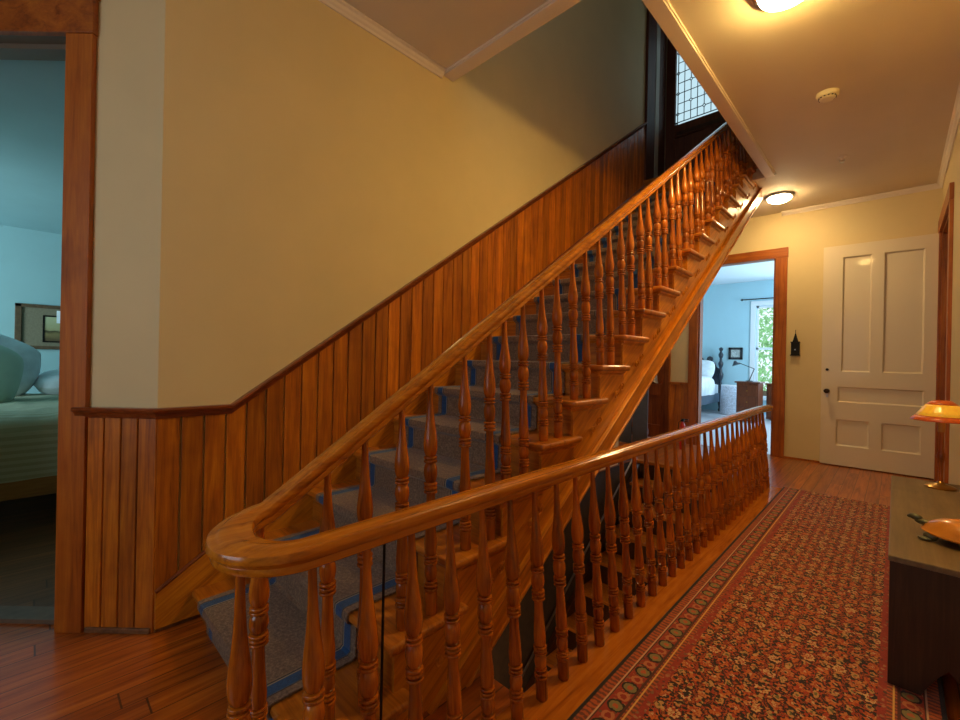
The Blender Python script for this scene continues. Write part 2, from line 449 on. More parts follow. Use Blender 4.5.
bm = B()
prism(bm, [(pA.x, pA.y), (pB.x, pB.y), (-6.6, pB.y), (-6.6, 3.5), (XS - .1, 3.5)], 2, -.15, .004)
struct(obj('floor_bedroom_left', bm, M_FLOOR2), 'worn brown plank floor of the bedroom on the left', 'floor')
boxo('floor_bedroom_far', -5.5, XR + .5, YF + .06, 11.3, -.15, .003, plain('pale_grey_floor_paint', (.55, .58, .64), .35))['kind'] = 'structure'
bpy.data.objects['floor_bedroom_far']['label'] = 'pale floor of the far blue bedroom'
bpy.data.objects['floor_bedroom_far']['category'] = 'floor'

# ceiling with the stairwell opening
bm = B()
box(bm, -4.3, XR + .1, -1.7, OY0, HC, U1 - .01)
box(bm, OX, XR + .1, OY0, YF + .1, HC, U1 - .01)
box(bm, -1.034, OX, OY1, YF + .1, HC, U1 - .01)
box(bm, -4.2, -1.034, 5.28, YF + .1, HC, U1 - .01)
struct(obj('ceiling', bm, M_CEIL), 'off-white hall ceiling with the stairwell opening', 'ceiling')
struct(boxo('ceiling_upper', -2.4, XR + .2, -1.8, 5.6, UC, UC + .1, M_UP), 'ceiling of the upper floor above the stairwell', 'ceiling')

# casing around the ceiling opening
bm = B()
box(bm, XS + .002, OX + .08, OY0 - .085, OY0 + .0, HC - .022, HC)
box(bm, OX, OX + .08, OY0, OY1 + .02, HC - .022, HC)
box(bm, -1.034, OX, OY1, OY1 + .05, HC - .022, HC)
box(bm, OX + .08, OX + .088, OY0 - .09, OY1 + .03, HC - .014, HC)
box(bm, XS + .002, OX + .088, OY0 - .093, OY0 - .085, HC - .014, HC)
# faces up the sides of the opening
box(bm, XS + .002, OX, OY0 - .012, OY0, HC - .02, U1)
box(bm, OX, OX + .012, OY0, OY1, HC - .02, U1)
struct(obj('trim_1', bm, M_TRIMW, bevel=.003), 'cream flat trim edging the stairwell opening in the ceiling', 'trim')

# crown mouldings
cp = [(0, 0), (.042, 0), (.042, -.009), (.030, -.015), (.024, -.026), (.014, -.034), (.009, -.045), (0, -.045)]
def crown(bm, p0, p1, nrm):
    p0 = Vector((*p0, HC)); p1 = Vector((*p1, HC)); nrm = Vector((*nrm, 0))
    A = [bm.verts.new(p0 + nrm * a + Vector((0, 0, b))) for a, b in cp]
    Bv = [bm.verts.new(p1 + nrm * a + Vector((0, 0, b))) for a, b in cp]
    n = len(cp); bm.faces.new(A); bm.faces.new(Bv[::-1])
    for i in range(n): bm.faces.new([A[i], Bv[i], Bv[(i + 1) % n], A[(i + 1) % n]])
bm = B(); crown(bm, (XS, .36), (XS, OY0 - .095), (1, 0))
struct(obj('trim_2', bm, M_TRIMW, smooth=False), 'cream crown moulding along the stair wall', 'trim')
bm = B(); crown(bm, (-1.0, YF), (XR, YF), (0, -1)); struct(obj('trim_3', bm, M_TRIMW), 'cream crown moulding above the white door on the far wall', 'trim')
bm = B(); crown(bm, (XR, -1.6), (XR, YF), (-1, 0)); struct(obj('trim_4', bm, M_TRIMW), 'cream crown moulding along the right wall', 'trim')

# stair wall: polygon in (y,z), notched where the hall runs on under the stair
bm = B()
prism(bm, [(.352, -.0), (4.3, 0), (4.3, 2.1), (5.25, 2.74), (5.55, 2.95), (5.55, UC), (-1.8, UC), (-1.8, HC + .05), (.352, HC + .05)], 0, XS - .12, XS)
struct(obj('wall_left', bm, M_WALL), 'cream plaster wall beside the stair', 'wall')
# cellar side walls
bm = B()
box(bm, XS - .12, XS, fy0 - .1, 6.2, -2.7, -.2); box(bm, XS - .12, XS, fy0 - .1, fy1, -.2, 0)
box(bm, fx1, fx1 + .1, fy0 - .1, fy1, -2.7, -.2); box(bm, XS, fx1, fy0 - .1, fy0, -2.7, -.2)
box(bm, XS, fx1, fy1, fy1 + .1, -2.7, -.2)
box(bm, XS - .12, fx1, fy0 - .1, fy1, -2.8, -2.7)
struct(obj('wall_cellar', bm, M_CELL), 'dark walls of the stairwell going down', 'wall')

# diagonal wall with the doorway of the left bedroom
MD = Matrix((( -d1.x, nF.x, 0, Cn.x), (-d1.y, nF.y, 0, Cn.y), (0, 0, 1, 0), (0, 0, 0, 1)))   # local x = towards the corner, y = away from camera
so0, so1 = -.365, -1.225
bm = B()
T_ = .15
box(bm, so0, 0, 0, T_, 0, HC, MD); box(bm, -2.7, so1, 0, T_, 0, HC, MD); box(bm, so1, so0, 0, T_, 2.345, HC, MD)
struct(obj('wall_diagonal', bm, M_WALL), 'narrow cream wall beside the left bedroom doorway', 'wall')
bm = B()
box(bm, so0 - .005, so0 + .100, -.022, 0, .0, 2.33, MD)
struct_ = obj('trim_5', bm, W_TRIM, bevel=.003); struct(struct_, 'right upright of the wooden casing of the left bedroom doorway', 'door casing')
bm = B()
box(bm, so1 - .115, so0 + .104, -.026, 0, 2.33, 2.47, MD); box(bm, so1 - .125, so0 + .112, -.036, 0, 2.47, 2.50, MD)
struct(obj('trim_6', bm, W_TRIMH, bevel=.003), 'wooden head of the left bedroom doorway', 'door casing')
bm = B(); box(bm, so1 - .115, so1 + .005, -.022, 0, 0, 2.33, MD)
struct(obj('trim_7', bm, W_TRIM, bevel=.003), 'left upright of the wooden casing of the left bedroom doorway', 'door casing')
bm = B()
box(bm, so0 - .02, so0, 0, T_, 0, 2.345, MD); box(bm, so1, so1 + .02, 0, T_, 0, 2.345, MD); box(bm, so1, so0, 0, T_, 2.335, 2.357, MD)
box(bm, so1, so0, .05, .09, 2.315, 2.335, MD)
struct(obj('trim_8', bm, plain('grey_jamb_paint', (.17, .13, .09), .5)), 'painted jamb inside the left bedroom doorway', 'door jamb')
bm = B(); box(bm, so1 + .02, so0 - .02, .03, .12, .0, .018, MD)
struct(obj('trim_9', bm, plain('worn_grey_threshold', (.16, .12, .085), .5, noise=.2)), 'worn grey threshold of the left bedroom doorway', 'threshold')

# left bedroom shell
BX = -6.6
bm = B()
box(bm, BX - .1, BX, -3, 3.6, 0, 2.5); box(bm, BX, XS - .1, 3.5, 3.6, 0, 2.5); 
box(bm, BX, -4.0, -3.1, -3, 0, 2.5)
struct(obj('wall_bedroom_left', bm, M_TEAL), 'pale blue-green walls of the left bedroom', 'wall')
bm = B(); prism(bm, [(pA.x - .06, pA.y + .07), (pB.x, pB.y + .1), (-4.0, -3.1), (BX - .1, -3.1), (BX - .1, 3.6), (XS - .12, 3.6), (XS - .12, .5)], 2, 2.36, 2.46)
struct(obj('ceiling_bedroom_left', bm, M_TEAL), 'pale blue-green ceiling of the left bedroom', 'ceiling')

# right wall with doorway
ry0, ry1 = 5.03, 6.06
bm = B()
box(bm, XR, XR + .12, -1.7, ry0, 0, HC); box(bm, XR, XR + .12, ry1, YF, 0, HC); box(bm, XR, XR + .12, ry0, ry1, 2.4, HC)
struct(obj('wall_right', bm, M_WALL), 'cream plaster wall on the right', 'wall')
bm = B()
box(bm, XR - .022, XR, ry0 - .11, ry0 + .005, 0, 2.4); box(bm, XR - .022, XR, ry1 - .005, ry1 + .095, 0, 2.4)
box(bm, XR - .026, XR, ry0 - .115, ry1 + .1, 2.4, 2.53)
box(bm, XR, XR + .12, ry0, ry0 + .02, 0, 2.4); box(bm, XR, XR + .12, ry1 - .02, ry1, 0, 2.4); box(bm, XR, XR + .12, ry0, ry1, 2.38, 2.4)
struct(obj('trim_10', bm, W_TRIM, bevel=.003), 'wooden casing of the doorway in the right wall', 'door casing')
bm = B(); box(bm, XR + 1.2, XR + 1.3, 4.6, 6.4, 0, HC); box(bm, XR + .12, XR + 1.3, 6.3, 6.4, 0, HC); box(bm, XR + .12, XR + 1.3, 4.5, 4.6, 0, HC); box(bm, XR + .12, XR + 1.3, 4.5, 6.4, HC, HC + .1)
struct(obj('wall_side_room', bm, plain('brown_side_wall', (.2, .12, .06), .8)), 'brown wall seen through the right doorway', 'wall')

# far wall: bedroom doorway and door of the back passage
fx_0, fx_1 = -1.905, -1.05
bx0, bx1 = -3.0, -2.27
bm = B()
box(bm, fx_1, XR + .12, YF, YF + .12, 0, HC); box(bm, bx1, fx_0, YF, YF + .12, 0, HC); box(bm, -4.3, bx0, YF, YF + .12, 0, HC)
box(bm, bx0, bx1, YF, YF + .12, 2.3, HC); box(bm, fx_0, fx_1, YF, YF + .12, 2.37, HC)
struct(obj('wall_far', bm, M_WALL), 'cream plaster far wall behind the white door', 'wall')
bm = B()
box(bm, fx_1, fx_1 + .115, YF - .022, YF, 0, 2.36); box(bm, fx_0 - .115, fx_0, YF - .022, YF, 0, 2.36)
struct(obj('trim_11', bm, W_TRIM, bevel=.003), 'wooden uprights of the casing around the blue bedroom doorway', 'door casing')
bm = B(); box(bm, fx_0 - .12, fx_1 + .12, YF - .026, YF, 2.36, 2.475)
box(bm, fx_0, fx_1, YF, YF + .12, 2.36, 2.37)
struct(obj('trim_12', bm, W_TRIMH, bevel=.003), 'wooden head of the blue bedroom doorway', 'door casing')
bm = B(); box(bm, fx_0, fx_0 + .02, YF, YF + .12, 0, 2.36); box(bm, fx_1 - .02, fx_1, YF, YF + .12, 0, 2.36)
struct(obj('trim_13', bm, W_JAMB), 'wooden jambs inside the blue bedroom doorway', 'door jamb')
# wainscot stub on the far wall beside that doorway
bm = B()
for k in range(3): box(bm, -2.26 + k * .08, -2.262 + (k + 1) * .08 , YF - .014, YF, 0, .79)
box(bm, -2.27, fx_0 - .115, YF - .035, YF, .79, .825)
struct(obj('trim_14', bm, W_BOARD, bevel=.002), 'short run of wainscot left of the blue bedroom doorway', 'wainscot')
# wall at the left end of the back passage
struct(boxo('wall_passage', -4.2, -4.1, 4.2, YF, 0, HC, M_WALL), 'cream wall at the end of the back passage', 'wall')
struct(boxo('wall_passage_front', -4.2, XS - .12, 4.2, 4.3, 0, HC, M_WALL), 'cream wall of the back passage behind the stair', 'wall')

# far bedroom shell
YB = 11.0
wx0, wx1, wz0, wz1 = -2.22, -1.35, .35, 2.36
bm = B()
box(bm, -5.5, wx0, YB, YB + .15, 0, HC); box(bm, wx1, XR + .5, YB, YB + .15, 0, HC)
box(bm, wx0, wx1, YB, YB + .15, 0, wz0); box(bm, wx0, wx1, YB, YB + .15, wz1, HC)
box(bm, -5.6, -5.5, YF + .12, YB + .1, 0, HC); box(bm, XR + .5, XR + .6, YF + .12, YB + .1, 0, HC)
struct(obj('wall_bedroom_far', bm, M_BLUE), 'pale blue walls of the far bedroom', 'wall')
struct(boxo('ceiling_bedroom_far', -5.6, XR + .6, YF + .12, YB + .15, HC, HC + .1, plain('white_blue_ceiling', (.8, .86, .9), .7)), 'white ceiling of the far bedroom', 'ceiling')
# window of the far bedroom
bm = B()
box(bm, wx0 - .10, wx0 + .0, YB - .025, YB, wz0 - .05, wz1 + .1); box(bm, wx1, wx1 + .1, YB - .025, YB, wz0 - .05, wz1 + .1)
box(bm, wx0 - .1, wx1 + .1, YB - .028, YB, wz1, wz1 + .1); box(bm, wx0 - .12, wx1 + .12, YB - .05, YB, wz0 - .04, wz0)
for (a, b, c_, d_) in ((wx0, wx0 + .045, wz0, wz1), (wx1 - .045, wx1, wz0, wz1), (wx0, wx1, wz0, wz0 + .05), (wx0, wx1, wz1 - .05, wz1), (wx0, wx1, 1.40, 1.45)):
    box(bm, a, b, YB + .03, YB + .07, c_, d_)
w = struct(obj('window_1', bm, M_WBLUE, bevel=.003), 'white sash window of the far blue bedroom with trees outside', 'window')
boxo('pane', wx0 + .04, wx1 - .04, YB + .045, YB + .05, wz0, wz1, M_GLASS, w)

# upper floor: front wall with the leaded door, walls, landing
UY = 5.3
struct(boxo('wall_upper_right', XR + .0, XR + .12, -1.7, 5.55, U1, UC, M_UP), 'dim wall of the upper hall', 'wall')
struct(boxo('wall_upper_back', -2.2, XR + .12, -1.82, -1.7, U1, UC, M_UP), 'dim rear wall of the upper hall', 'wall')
struct(boxo('floor_upper', -2.08, XR, Rf(NS) + .03, UY + .1, U1 - .15, U1, W_TREAD), 'wooden landing at the head of the stair', 'floor')
ux0, ux1 = -2.06, -1.10
bm = B()
box(bm, ux1, XR + .1, UY, UY + .12, U1, UC); box(bm, XS, ux0, UY, UY + .12, U1, UC); box(bm, ux0, ux1, UY, UY + .12, 5.35, UC)
struct(obj('wall_upper_far', bm, M_UP), 'dim wall around the leaded glass door upstairs', 'wall')
bm = B()
gx0, gx1, gz0, gz1 = -1.955, -1.22, 3.93, 5.12
box(bm, ux0, gx0, UY + .02, UY + .065, U1 + .01, 5.33); box(bm, gx1, ux1, UY + .02, UY + .065, U1 + .01, 5.33)
box(bm, gx0, gx1, UY + .02, UY + .065, gz1, 5.33); box(bm, gx0, gx1, UY + .02, UY + .065, 3.78, gz0); box(bm, gx0, gx1, UY + .02, UY + .065, U1 + .01, U1 + .22)
box(bm, gx0, gx1, UY + .035, UY + .05, U1 + .22, 3.78)
box(bm, -1.62, -1.54, UY + .02, UY + .065, U1 + .22, 3.78)
dr = struct(obj('door_3', bm, W_POST, bevel=.004), 'dark wooden door with a leaded glass light at the head of the stair', 'door')
boxo('leaded_pane', gx0, gx1, UY + .04, UY + .046, gz0, gz1, M_LGLASS, dr, label='pale obscured glass pane')
bm = B(); yy = UY + .034
def lead(x0, z0, x1, z1, r=.0055): tube(bm, [(x0, yy, z0), (x1, yy, z1)], r, 6)
cw, ch, dm = .073, .122, .019
for x in (gx0 + .03, gx1 - .03): lead(x, gz0, x, gz1)
for z in (gz0 + .03, gz1 - .03): lead(gx0, z, gx1, z)
xs_ = [gx0 + .03 + cw * k for k in range(int((gx1 - gx0 - .06) / cw) + 1)]
zs_ = [gz0 + .03 + .10 + ch * k for k in range(int((gz1 - gz0 - .2) / ch) + 1)]
def dia_at(i, k): return (i + 2 * (k % 2)) % 4 in (0,)
for k, z in enumerate(zs_):
    for i, x in enumerate(xs_):
        D0 = dia_at(i, k)
        if D0:
            for (sa, sb) in ((1, 0), (0, 1), (-1, 0), (0, -1)):
                lead(x + dm * sa, z + dm * sb, x - dm * sb, z + dm * sa, .0045)
        if i + 1 < len(xs_): lead(x + (dm if D0 else 0), z, xs_[i + 1] - (dm if dia_at(i + 1, k) else 0), z, .0045)
for i, x in enumerate(xs_):
    prev = gz0 + .03
    for k, z in enumerate(zs_ + [gz1 - .03]):
        last = k == len(zs_); D0 = (not last) and dia_at(i, k)
        lead(x, prev, x, z - (dm if D0 else 0), .0045); prev = z + (dm if D0 else 0)
for (xa, sg) in ((gx0, 1), (gx1, -1)): lead(xa, gz0, xa + sg * .03, gz0 + .03)
obj('lead_came', bm, M_LEAD, dr, label='black lead lines in a diamond and oblong pattern')
boxo('door_moulding', gx0 + .03, gx1 - .03, UY + .01, UY + .02, 3.80, 3.84, W_DARK, dr)
# casing on the stair wall upstairs
bm = B(); box(bm, XS, XS + .03, 4.78, 5.0, 2.96 , UC)
struct(obj('trim_15', bm, W_POST, bevel=.003), 'dark upright post at the upper end of the stair wall', 'trim')
bm = B(); box(bm, XS, XS + .035, 5.0, 5.1, U1, UC)
struct(obj('trim_16', bm, plain('grey_cream_paint', (.42, .38, .30), .5), bevel=.003), 'narrow pale strip beside the dark leaded glass door', 'trim')
bm = B(); box(bm, XS, XS + .03, 5.1, UY, U1, UC)
struct(obj('trim_17', bm, W_POST, bevel=.003), 'dark strip between the pale strip and the leaded glass door', 'trim')
# hall back wall with a window added for daylight (behind the camera, unseen)
bm = B()
kx0, kx1 = -1.9, -.5
box(bm, -4.4, kx0, -1.82, -1.7, 0, HC); box(bm, kx1, XR + .12, -1.82, -1.7, 0, HC); box(bm, kx0, kx1, -1.82, -1.7, 0, .7); box(bm, kx0, kx1, -1.82, -1.7, 2.4, HC)
struct(obj('wall_back', bm, M_WALL), 'cream wall at the near end of the hall', 'wall')
bm = B()
for a, b in ((kx0, kx0 + .05), (kx1 - .05, kx1)): box(bm, a, b, -1.8, -1.75, .7, 2.4)
for a, b in ((.7, .76), (2.34, 2.4), (1.52, 1.58)): box(bm, kx0, kx1, -1.8, -1.75, a, b)
w = struct(obj('window_2', bm, M_WBLUE), 'white sash window added at the unseen near end of the hall', 'window')
boxo('pane', kx0, kx1, -1.78, -1.775, .7, 2.4, M_GLASS, w)

# ------------------------------------------------------------------ wainscot of the stair wall
def capz(y): return .884 if y < .60 else .884 + .70 * (y - .60) if y < .9 else .70 * y + .447
def capz(y):
    if y <= .575: return .872
    return max(.872, .70 * y + .445 + .0)
capbreak = (.872 - .445) / .70
bm = B()
y = .347; bw = .0815; Y_END = 4.78
while y < Y_END:
    y1 = min(y + bw, Y_END)
    a, b = y + .0034, y1 - .0034
    zb = 0 if y < 1.2 else max(0, .674 * y - .45)
    zb2 = 0 if y < 1.2 else max(0, .674 * y1 - .45)
    za, zc = capz(a) - .03, capz(b) - .03
    pts = [(a, zb), (b, zb2), (b, zc)]
    if a < capbreak < b: pts.append((capbreak, .842))
    pts.append((a, za))
    prism(bm, pts, 0, XS + .001, XS + .014)
    y = y1
struct(obj('trim_18', bm, W_BOARD, bevel=.003, seg=2), 'orange-brown vertical board wainscot following the stair', 'wainscot')
boxo('trim_19', XS, XS + .006, .355, Y_END, 0, .01, W_CAP)['kind'] = 'structure'
bm = B()
y = -.2635
while y < -.001:
    box(bm, y + .003, (min(y + .066, 0) - .003) if y < -.09 else .007, -.014, -.001, 0, .845, MD); y += .066
struct(obj('trim_20', bm, W_BOARD, bevel=.003), 'four upright wainscot boards on the narrow diagonal wall', 'wainscot')
# cap moulding: level on the diagonal wall, level then rising on the stair wall
capprof = [(0, -.034), (.020, -.034), (.024, -.022), (.030, -.012), (.038, -.008), (.040, 0), (.034, .006), (0, .006)]
path = [MD @ Vector((-.305, 0, .872)), MD @ Vector((0, 0, .872)) + Vector((.0, 0, 0)), Vector((XS, capbreak, .872)), Vector((XS, Y_END, capz(Y_END)))]
bm = B(); rings = []
nrm = [-nF, (-nF + Vector((1, 0, 0))).normalized() * 1.08, Vector((1, 0, 0)), Vector((1, 0, 0))]
for p, n_ in zip(path, nrm): rings.append([bm.verts.new(p + n_ * a + Vector((0, 0, b))) for a, b in capprof])
for k in range(3):
    for i in range(len(capprof)):
        bm.faces.new([rings[k][i], rings[k][(i + 1) % 8], rings[k + 1][(i + 1) % 8], rings[k + 1][i]])
bm.faces.new(rings[0]); bm.faces.new(rings[-1])
struct(obj('trim_21', bm, W_CAP), 'dark red-brown cap moulding on top of the stair wainscot', 'moulding')
# shoe moulding
bm = B(); box(bm, -.255, .0, -.022, -.001, 0, .022, MD); box(bm, XS, XS + .022, .352, .50, 0, .022)
struct(obj('baseboard_left', bm, plain('worn_shoe_moulding', (.20, .085, .03), .5, noise=.4, nscale=40), bevel=.004), 'scuffed shoe moulding under the wainscot', 'baseboard')
bm = B(); box(bm, fx_1 + .115, XR, YF - .012, YF, 0, .02); struct(obj('baseboard_far', bm, W_TRIM), 'thin wooden strip at the foot of the far wall', 'baseboard')
bm = B(); box(bm, XR - .016, XR, -1.6, ry0 - .12, 0, .16); struct(obj('baseboard_right', bm, M_TRIMW, bevel=.003), 'cream baseboard of the right wall', 'baseboard')

# ------------------------------------------------------------------ the stair
st = thing('staircase', (-1.55, .5, 0), 'varnished wooden staircase climbing along the wainscoted wall to the upper floor', 'staircase')
XT, XF = -1.0, -1.037         # tread end, face of the outer stringer
for j in range(1, NS + 1):
    y0 = Rf(j) - .035; y1 = Rf(j + 1) + .012; z = Zt(j)
    bm = B()
    # plan outline with the return nosing running past the next riser
    yb = Rf(j + 1) + .04
    nose = [(XS + .002, y0), (XT, y0), (XT, yb), (XF - .0, yb), (XF - .0, y1), (XS + .002, y1)]
    if j == 1:   # the first step runs out in a rounded end under the turn of the rail
        nose = [(XS + .002, y0), (-1.19, y0), (-1.165, y0 - .05), (-1.12, y0 - .12), (-1.06, y0 - .155), (-1.0, y0 - .12), (-.975, y0 - .05), (-.975, yb)] + nose[3:]
    prism(bm, nose, 2, z - .028, z)
    obj('tread', bm, W_TREAD, st, bevel=.011, seg=3)
    bm = B()
    box(bm, XS + .002, XF - .005, Rf(j), Rf(j) + .018, (Zt(j - 1) if j > 1 else 0) + .0, z - .028)
    if j == 1: prism(bm, [(-1.15, Rf(1)), (-1.14, Rf(1) - .06), (-1.10, Rf(1) - .13), (-1.06, Rf(1) - .15), (-1.02, Rf(1) - .13), (-1.0, Rf(1) - .06), (-1.0, Rf(1) + .1), (-1.15, Rf(1) + .1)], 2, 0, z - .028)
    rs = obj('riser', bm, W_TREAD, st)
    bm = B()
    # cove below the tread, front and return
    prism(bm, [(XF, z - .028), (XF + .018, z - .028), (XF + .016, z - .036), (XF + .006, z - .044), (XF + .004, z - .052), (XF, z - .052)], 1, Rf(j) - .012, Rf(j + 1) + .02)
    prism(bm, [(Rf(j), z - .028), (Rf(j) - .014, z - .028), (Rf(j) - .004, z - .042), (Rf(j), z - .042)], 0, XS + .002, XF + .016)
    obj('cove_moulding', bm, W_STR, st)
    # scalloped bracket on the stringer
    bm = B(); a, b = Rf(j), Rf(j + 1); h = z - .052
    pts = [(a, h), (b + .012, h), (b + .012, h - .022)]
    for k in range(9):
        t = k / 8; s_ = .010 * math.sin(t * PI * 4)
        pts.append((b + .004 - t * (b - a - .03) + s_, h - .045 - t * .088 + s_))
    pts += [(a + .03, h - .145), (a, h - .145)]
    prism(bm, pts, 0, XF, XF + .007)
    # two small scrolls
    for (cy_, cz_, r0) in ((b - .004, h - .062, .026), (b - .06, h - .100, .022)):
        sp_ = [(XF + .0065, cy_ + r0 * (1 - k / 30) * math.cos(k * .42), cz_ + r0 * (1 - k / 30) * math.sin(k * .42)) for k in range(26)]
        tube(bm, sp_, .0028, 6)
    obj('bracket', bm, W_STR, st, bevel=.0015)
# outer stringer
bm = B()
ys, ye = .47, 5.27
pts = [(1.04, 0)]
pts = [(.52, 0), (.52, .09)]
for j in range(1, NS + 1):
    pts += [(Rf(j) + .001, Zt(j) - .03), (Rf(j + 1) + .001, Zt(j) - .03)]
pts += [(5.24, Zt(NS) - .03), (5.24, .674 * 5.24 - .70), (1.045, 0)]
cl = [pts[0]]
for p in pts[1:]:
    if (Vector(p) - Vector(cl[-1])).length > 1e-4: cl.append(p)
prism(bm, cl, 0, XF - .035, XF)
obj('stringer', bm, W_STR, st)
def rake(y, c): return .674 * y + c
bm = B()
for (c0, c1, xo) in ((-.70, -.60, .016), (-.60, -.585, .024), (-.705, -.690, .024)):
    ya = max(1.05, (-c0) / .674 if c0 < 0 else 1.05) if True else 0
    lo, hi = min(c0, c1), max(c0, c1)
    prism(bm, [(-lo / .674, 0), (-hi / .674, 0), (5.2, rake(5.2, hi)), (5.2, rake(5.2, lo))], 0, XF, XF + xo)
obj('stringer_moulding', bm, W_STR, st, bevel=.003)
# sloping underside
bm = B(); prism(bm, [(1.1, .02), (5.26, rake(5.26, -.69)), (5.26, rake(5.26, -.66)), (1.1, .055)], 0, XS, XF - .02)
obj('soffit', bm, W_DARK, st)
# wall skirtboard
bm = B()
sk = [(.352, .02), (.352, .165), (1.2, .165 + .65 * .848), (4.98, 3.22), (4.98, 2.7), (.9, .02)]
prism(bm, sk, 0, XS + .014, XS + .034)
obj('skirtboard', bm, W_STR, st, bevel=.002)
bm = B()
tube(bm, [(XS + .03, .352, .165), (XS + .03, 1.2, .165 + .65 * .848), (XS + .03, 4.98, 3.22)], .008, 6)
obj('skirt_moulding', bm, W_CAP, st)

# runner carpet
bm = B(); th = .009
prof = [(Rf(1) - th - .001, .001)]
def add(y, z): prof.append((y, z))
for j in range(1, NS):
    z = Zt(j); n0 = Rf(j) - .035
    add(Rf(j) - th - .001, z - .045)
    add(n0 - th * .7, z - .026)
    add(n0 - th, z - .012); add(n0 - th * .6, z + th * .6); add(n0 + .006, z + th)
    add(Rf(j + 1) - th - .012, z + th); add(Rf(j + 1) - th - .002, z + th + .008)
add(Rf(NS) - th - .001, Zt(NS) - .05)
prof2 = []
for i, (y, z) in enumerate(prof):
    p0 = Vector(prof[max(i - 1, 0)]); p1 = Vector(prof[min(i + 1, len(prof) - 1)])
    t = (p1 - p0).normalized(); n_ = Vector((t.y, -t.x))
    prof2.append((y + n_.x * (th - .002), z + n_.y * (th - .002)))
nx = 2
ringsA = [[bm.verts.new((RX0 + (RX1 - RX0) * k, y, z)) for k in (0, 1)] for y, z in prof]
ringsB = [[bm.verts.new((RX0 + (RX1 - RX0) * k, y, z)) for k in (0, 1)] for y, z in prof2]
for i in range(len(prof) - 1):
    bm.faces.new([ringsA[i][0], ringsA[i][1], ringsA[i + 1][1], ringsA[i + 1][0]])
    bm.faces.new([ringsB[i][0], ringsB[i][1], ringsB[i + 1][1], ringsB[i + 1][0]])
    for k in (0, 1): bm.faces.new([ringsA[i][k], ringsB[i][k], ringsB[i + 1][k], ringsA[i + 1][k]])
ro = obj('stair_runner', bm, M_RUN, smooth=True)
tag(ro, 'grey-brown stair carpet runner with blue borders laid up the wooden stair', 'carpet runner')

# ------------------------------------------------------------------ balustrade
bal = thing('balustrade', (-.81, .3, 0), 'turned baluster railing with one continuous handrail around the stair and stairwell', 'balustrade')
XL, XU = -.857, -1.08
XB, XUB = -.81, -1.055        # feet of the level and the rising balusters (the old railing leans a little)
yc, rc = .392, (XL - XU) / 2
xc = (XL + XU) / 2
def railtop(y): return .650 * y + .486
zl = .721
YE = 4.65
path = [(XL + .03, YE + .03, zl), (XL + .012, YE - .05, zl), (XL, YE - .2, zl)]
yy_ = YE - .4
while yy_ > yc + .1: path.append((XL, yy_, zl)); yy_ -= .35
zc_ = railtop(yc)
for k in range(0, 25):
    a = PI * k / 24
    t = max(0, (a - PI * .42) / (PI * .58))
    path.append((xc + rc * math.cos(a), yc - rc * math.sin(a), zl + (zc_ - zl) * t ** 1.7))
nthin = len(path)
for yk in (.43, .5, .6, .8, 1.0, 1.5, 2.2, 3.0, 3.8, 4.5, 4.98): path.append((XU, yk, railtop(yk)))
path += [(XU, 5.06, railtop(5.0) + .02), (XU, 5.29, railtop(5.0) + .02)]
railprof = []
hw = .037
for a, b in [(-.0285, -.0015), (-.034, -.005), (-.037, -.014), (-.037, -.024), (-.031, -.032), (-.027, -.038), (-.029, -.046), (-.027, -.056), (-.022, -.060), (.022, -.060), (.027, -.056), (.029, -.046), (.027, -.038), (.031, -.032), (.037, -.024), (.037, -.014), (.034, -.005), (.0285, -.0015), (.0205, -.0025), (.014, .0015), (.008, .004), (-.008, .004), (-.014, .0015), (-.0205, -.0025)]:
    railprof.append((a, b))
bm = B()
def railscale(i):
    if i >= nthin: return .74
    k = i - (nthin - 25)
    return .86 - .12 * max(0, k - 8) / 16 if k > 8 else .86
rings = []
for i, p in enumerate(path):
    p = Vector(p); t = (Vector(path[min(i + 1, len(path) - 1)]) - Vector(path[max(i - 1, 0)])).normalized()
    side = t.cross(Vector((0, 0, 1))).normalized(); up = side.cross(t); q = railscale(i)
    kk = i - (nthin - 25); wv = math.sin(PI * kk / 24) if 0 <= kk <= 24 else 0
    rings.append([bm.verts.new(p + side * a * q * (1 + (.95 if a > 0 else .12) * wv) + up * b * q * (1 - .12 * wv)) for a, b in railprof])
m_ = len(railprof)
for k in range(len(path) - 1):
    for i in range(m_): bm.faces.new([rings[k][i], rings[k][(i + 1) % m_], rings[k + 1][(i + 1) % m_], rings[k + 1][i]])
bm.faces.new(rings[0][::-1]); bm.faces.new(rings[-1])
hr = obj('handrail', bm, W_RAIL, bal, smooth=True, label='polished handrail that loops back on itself at the foot of the stair')

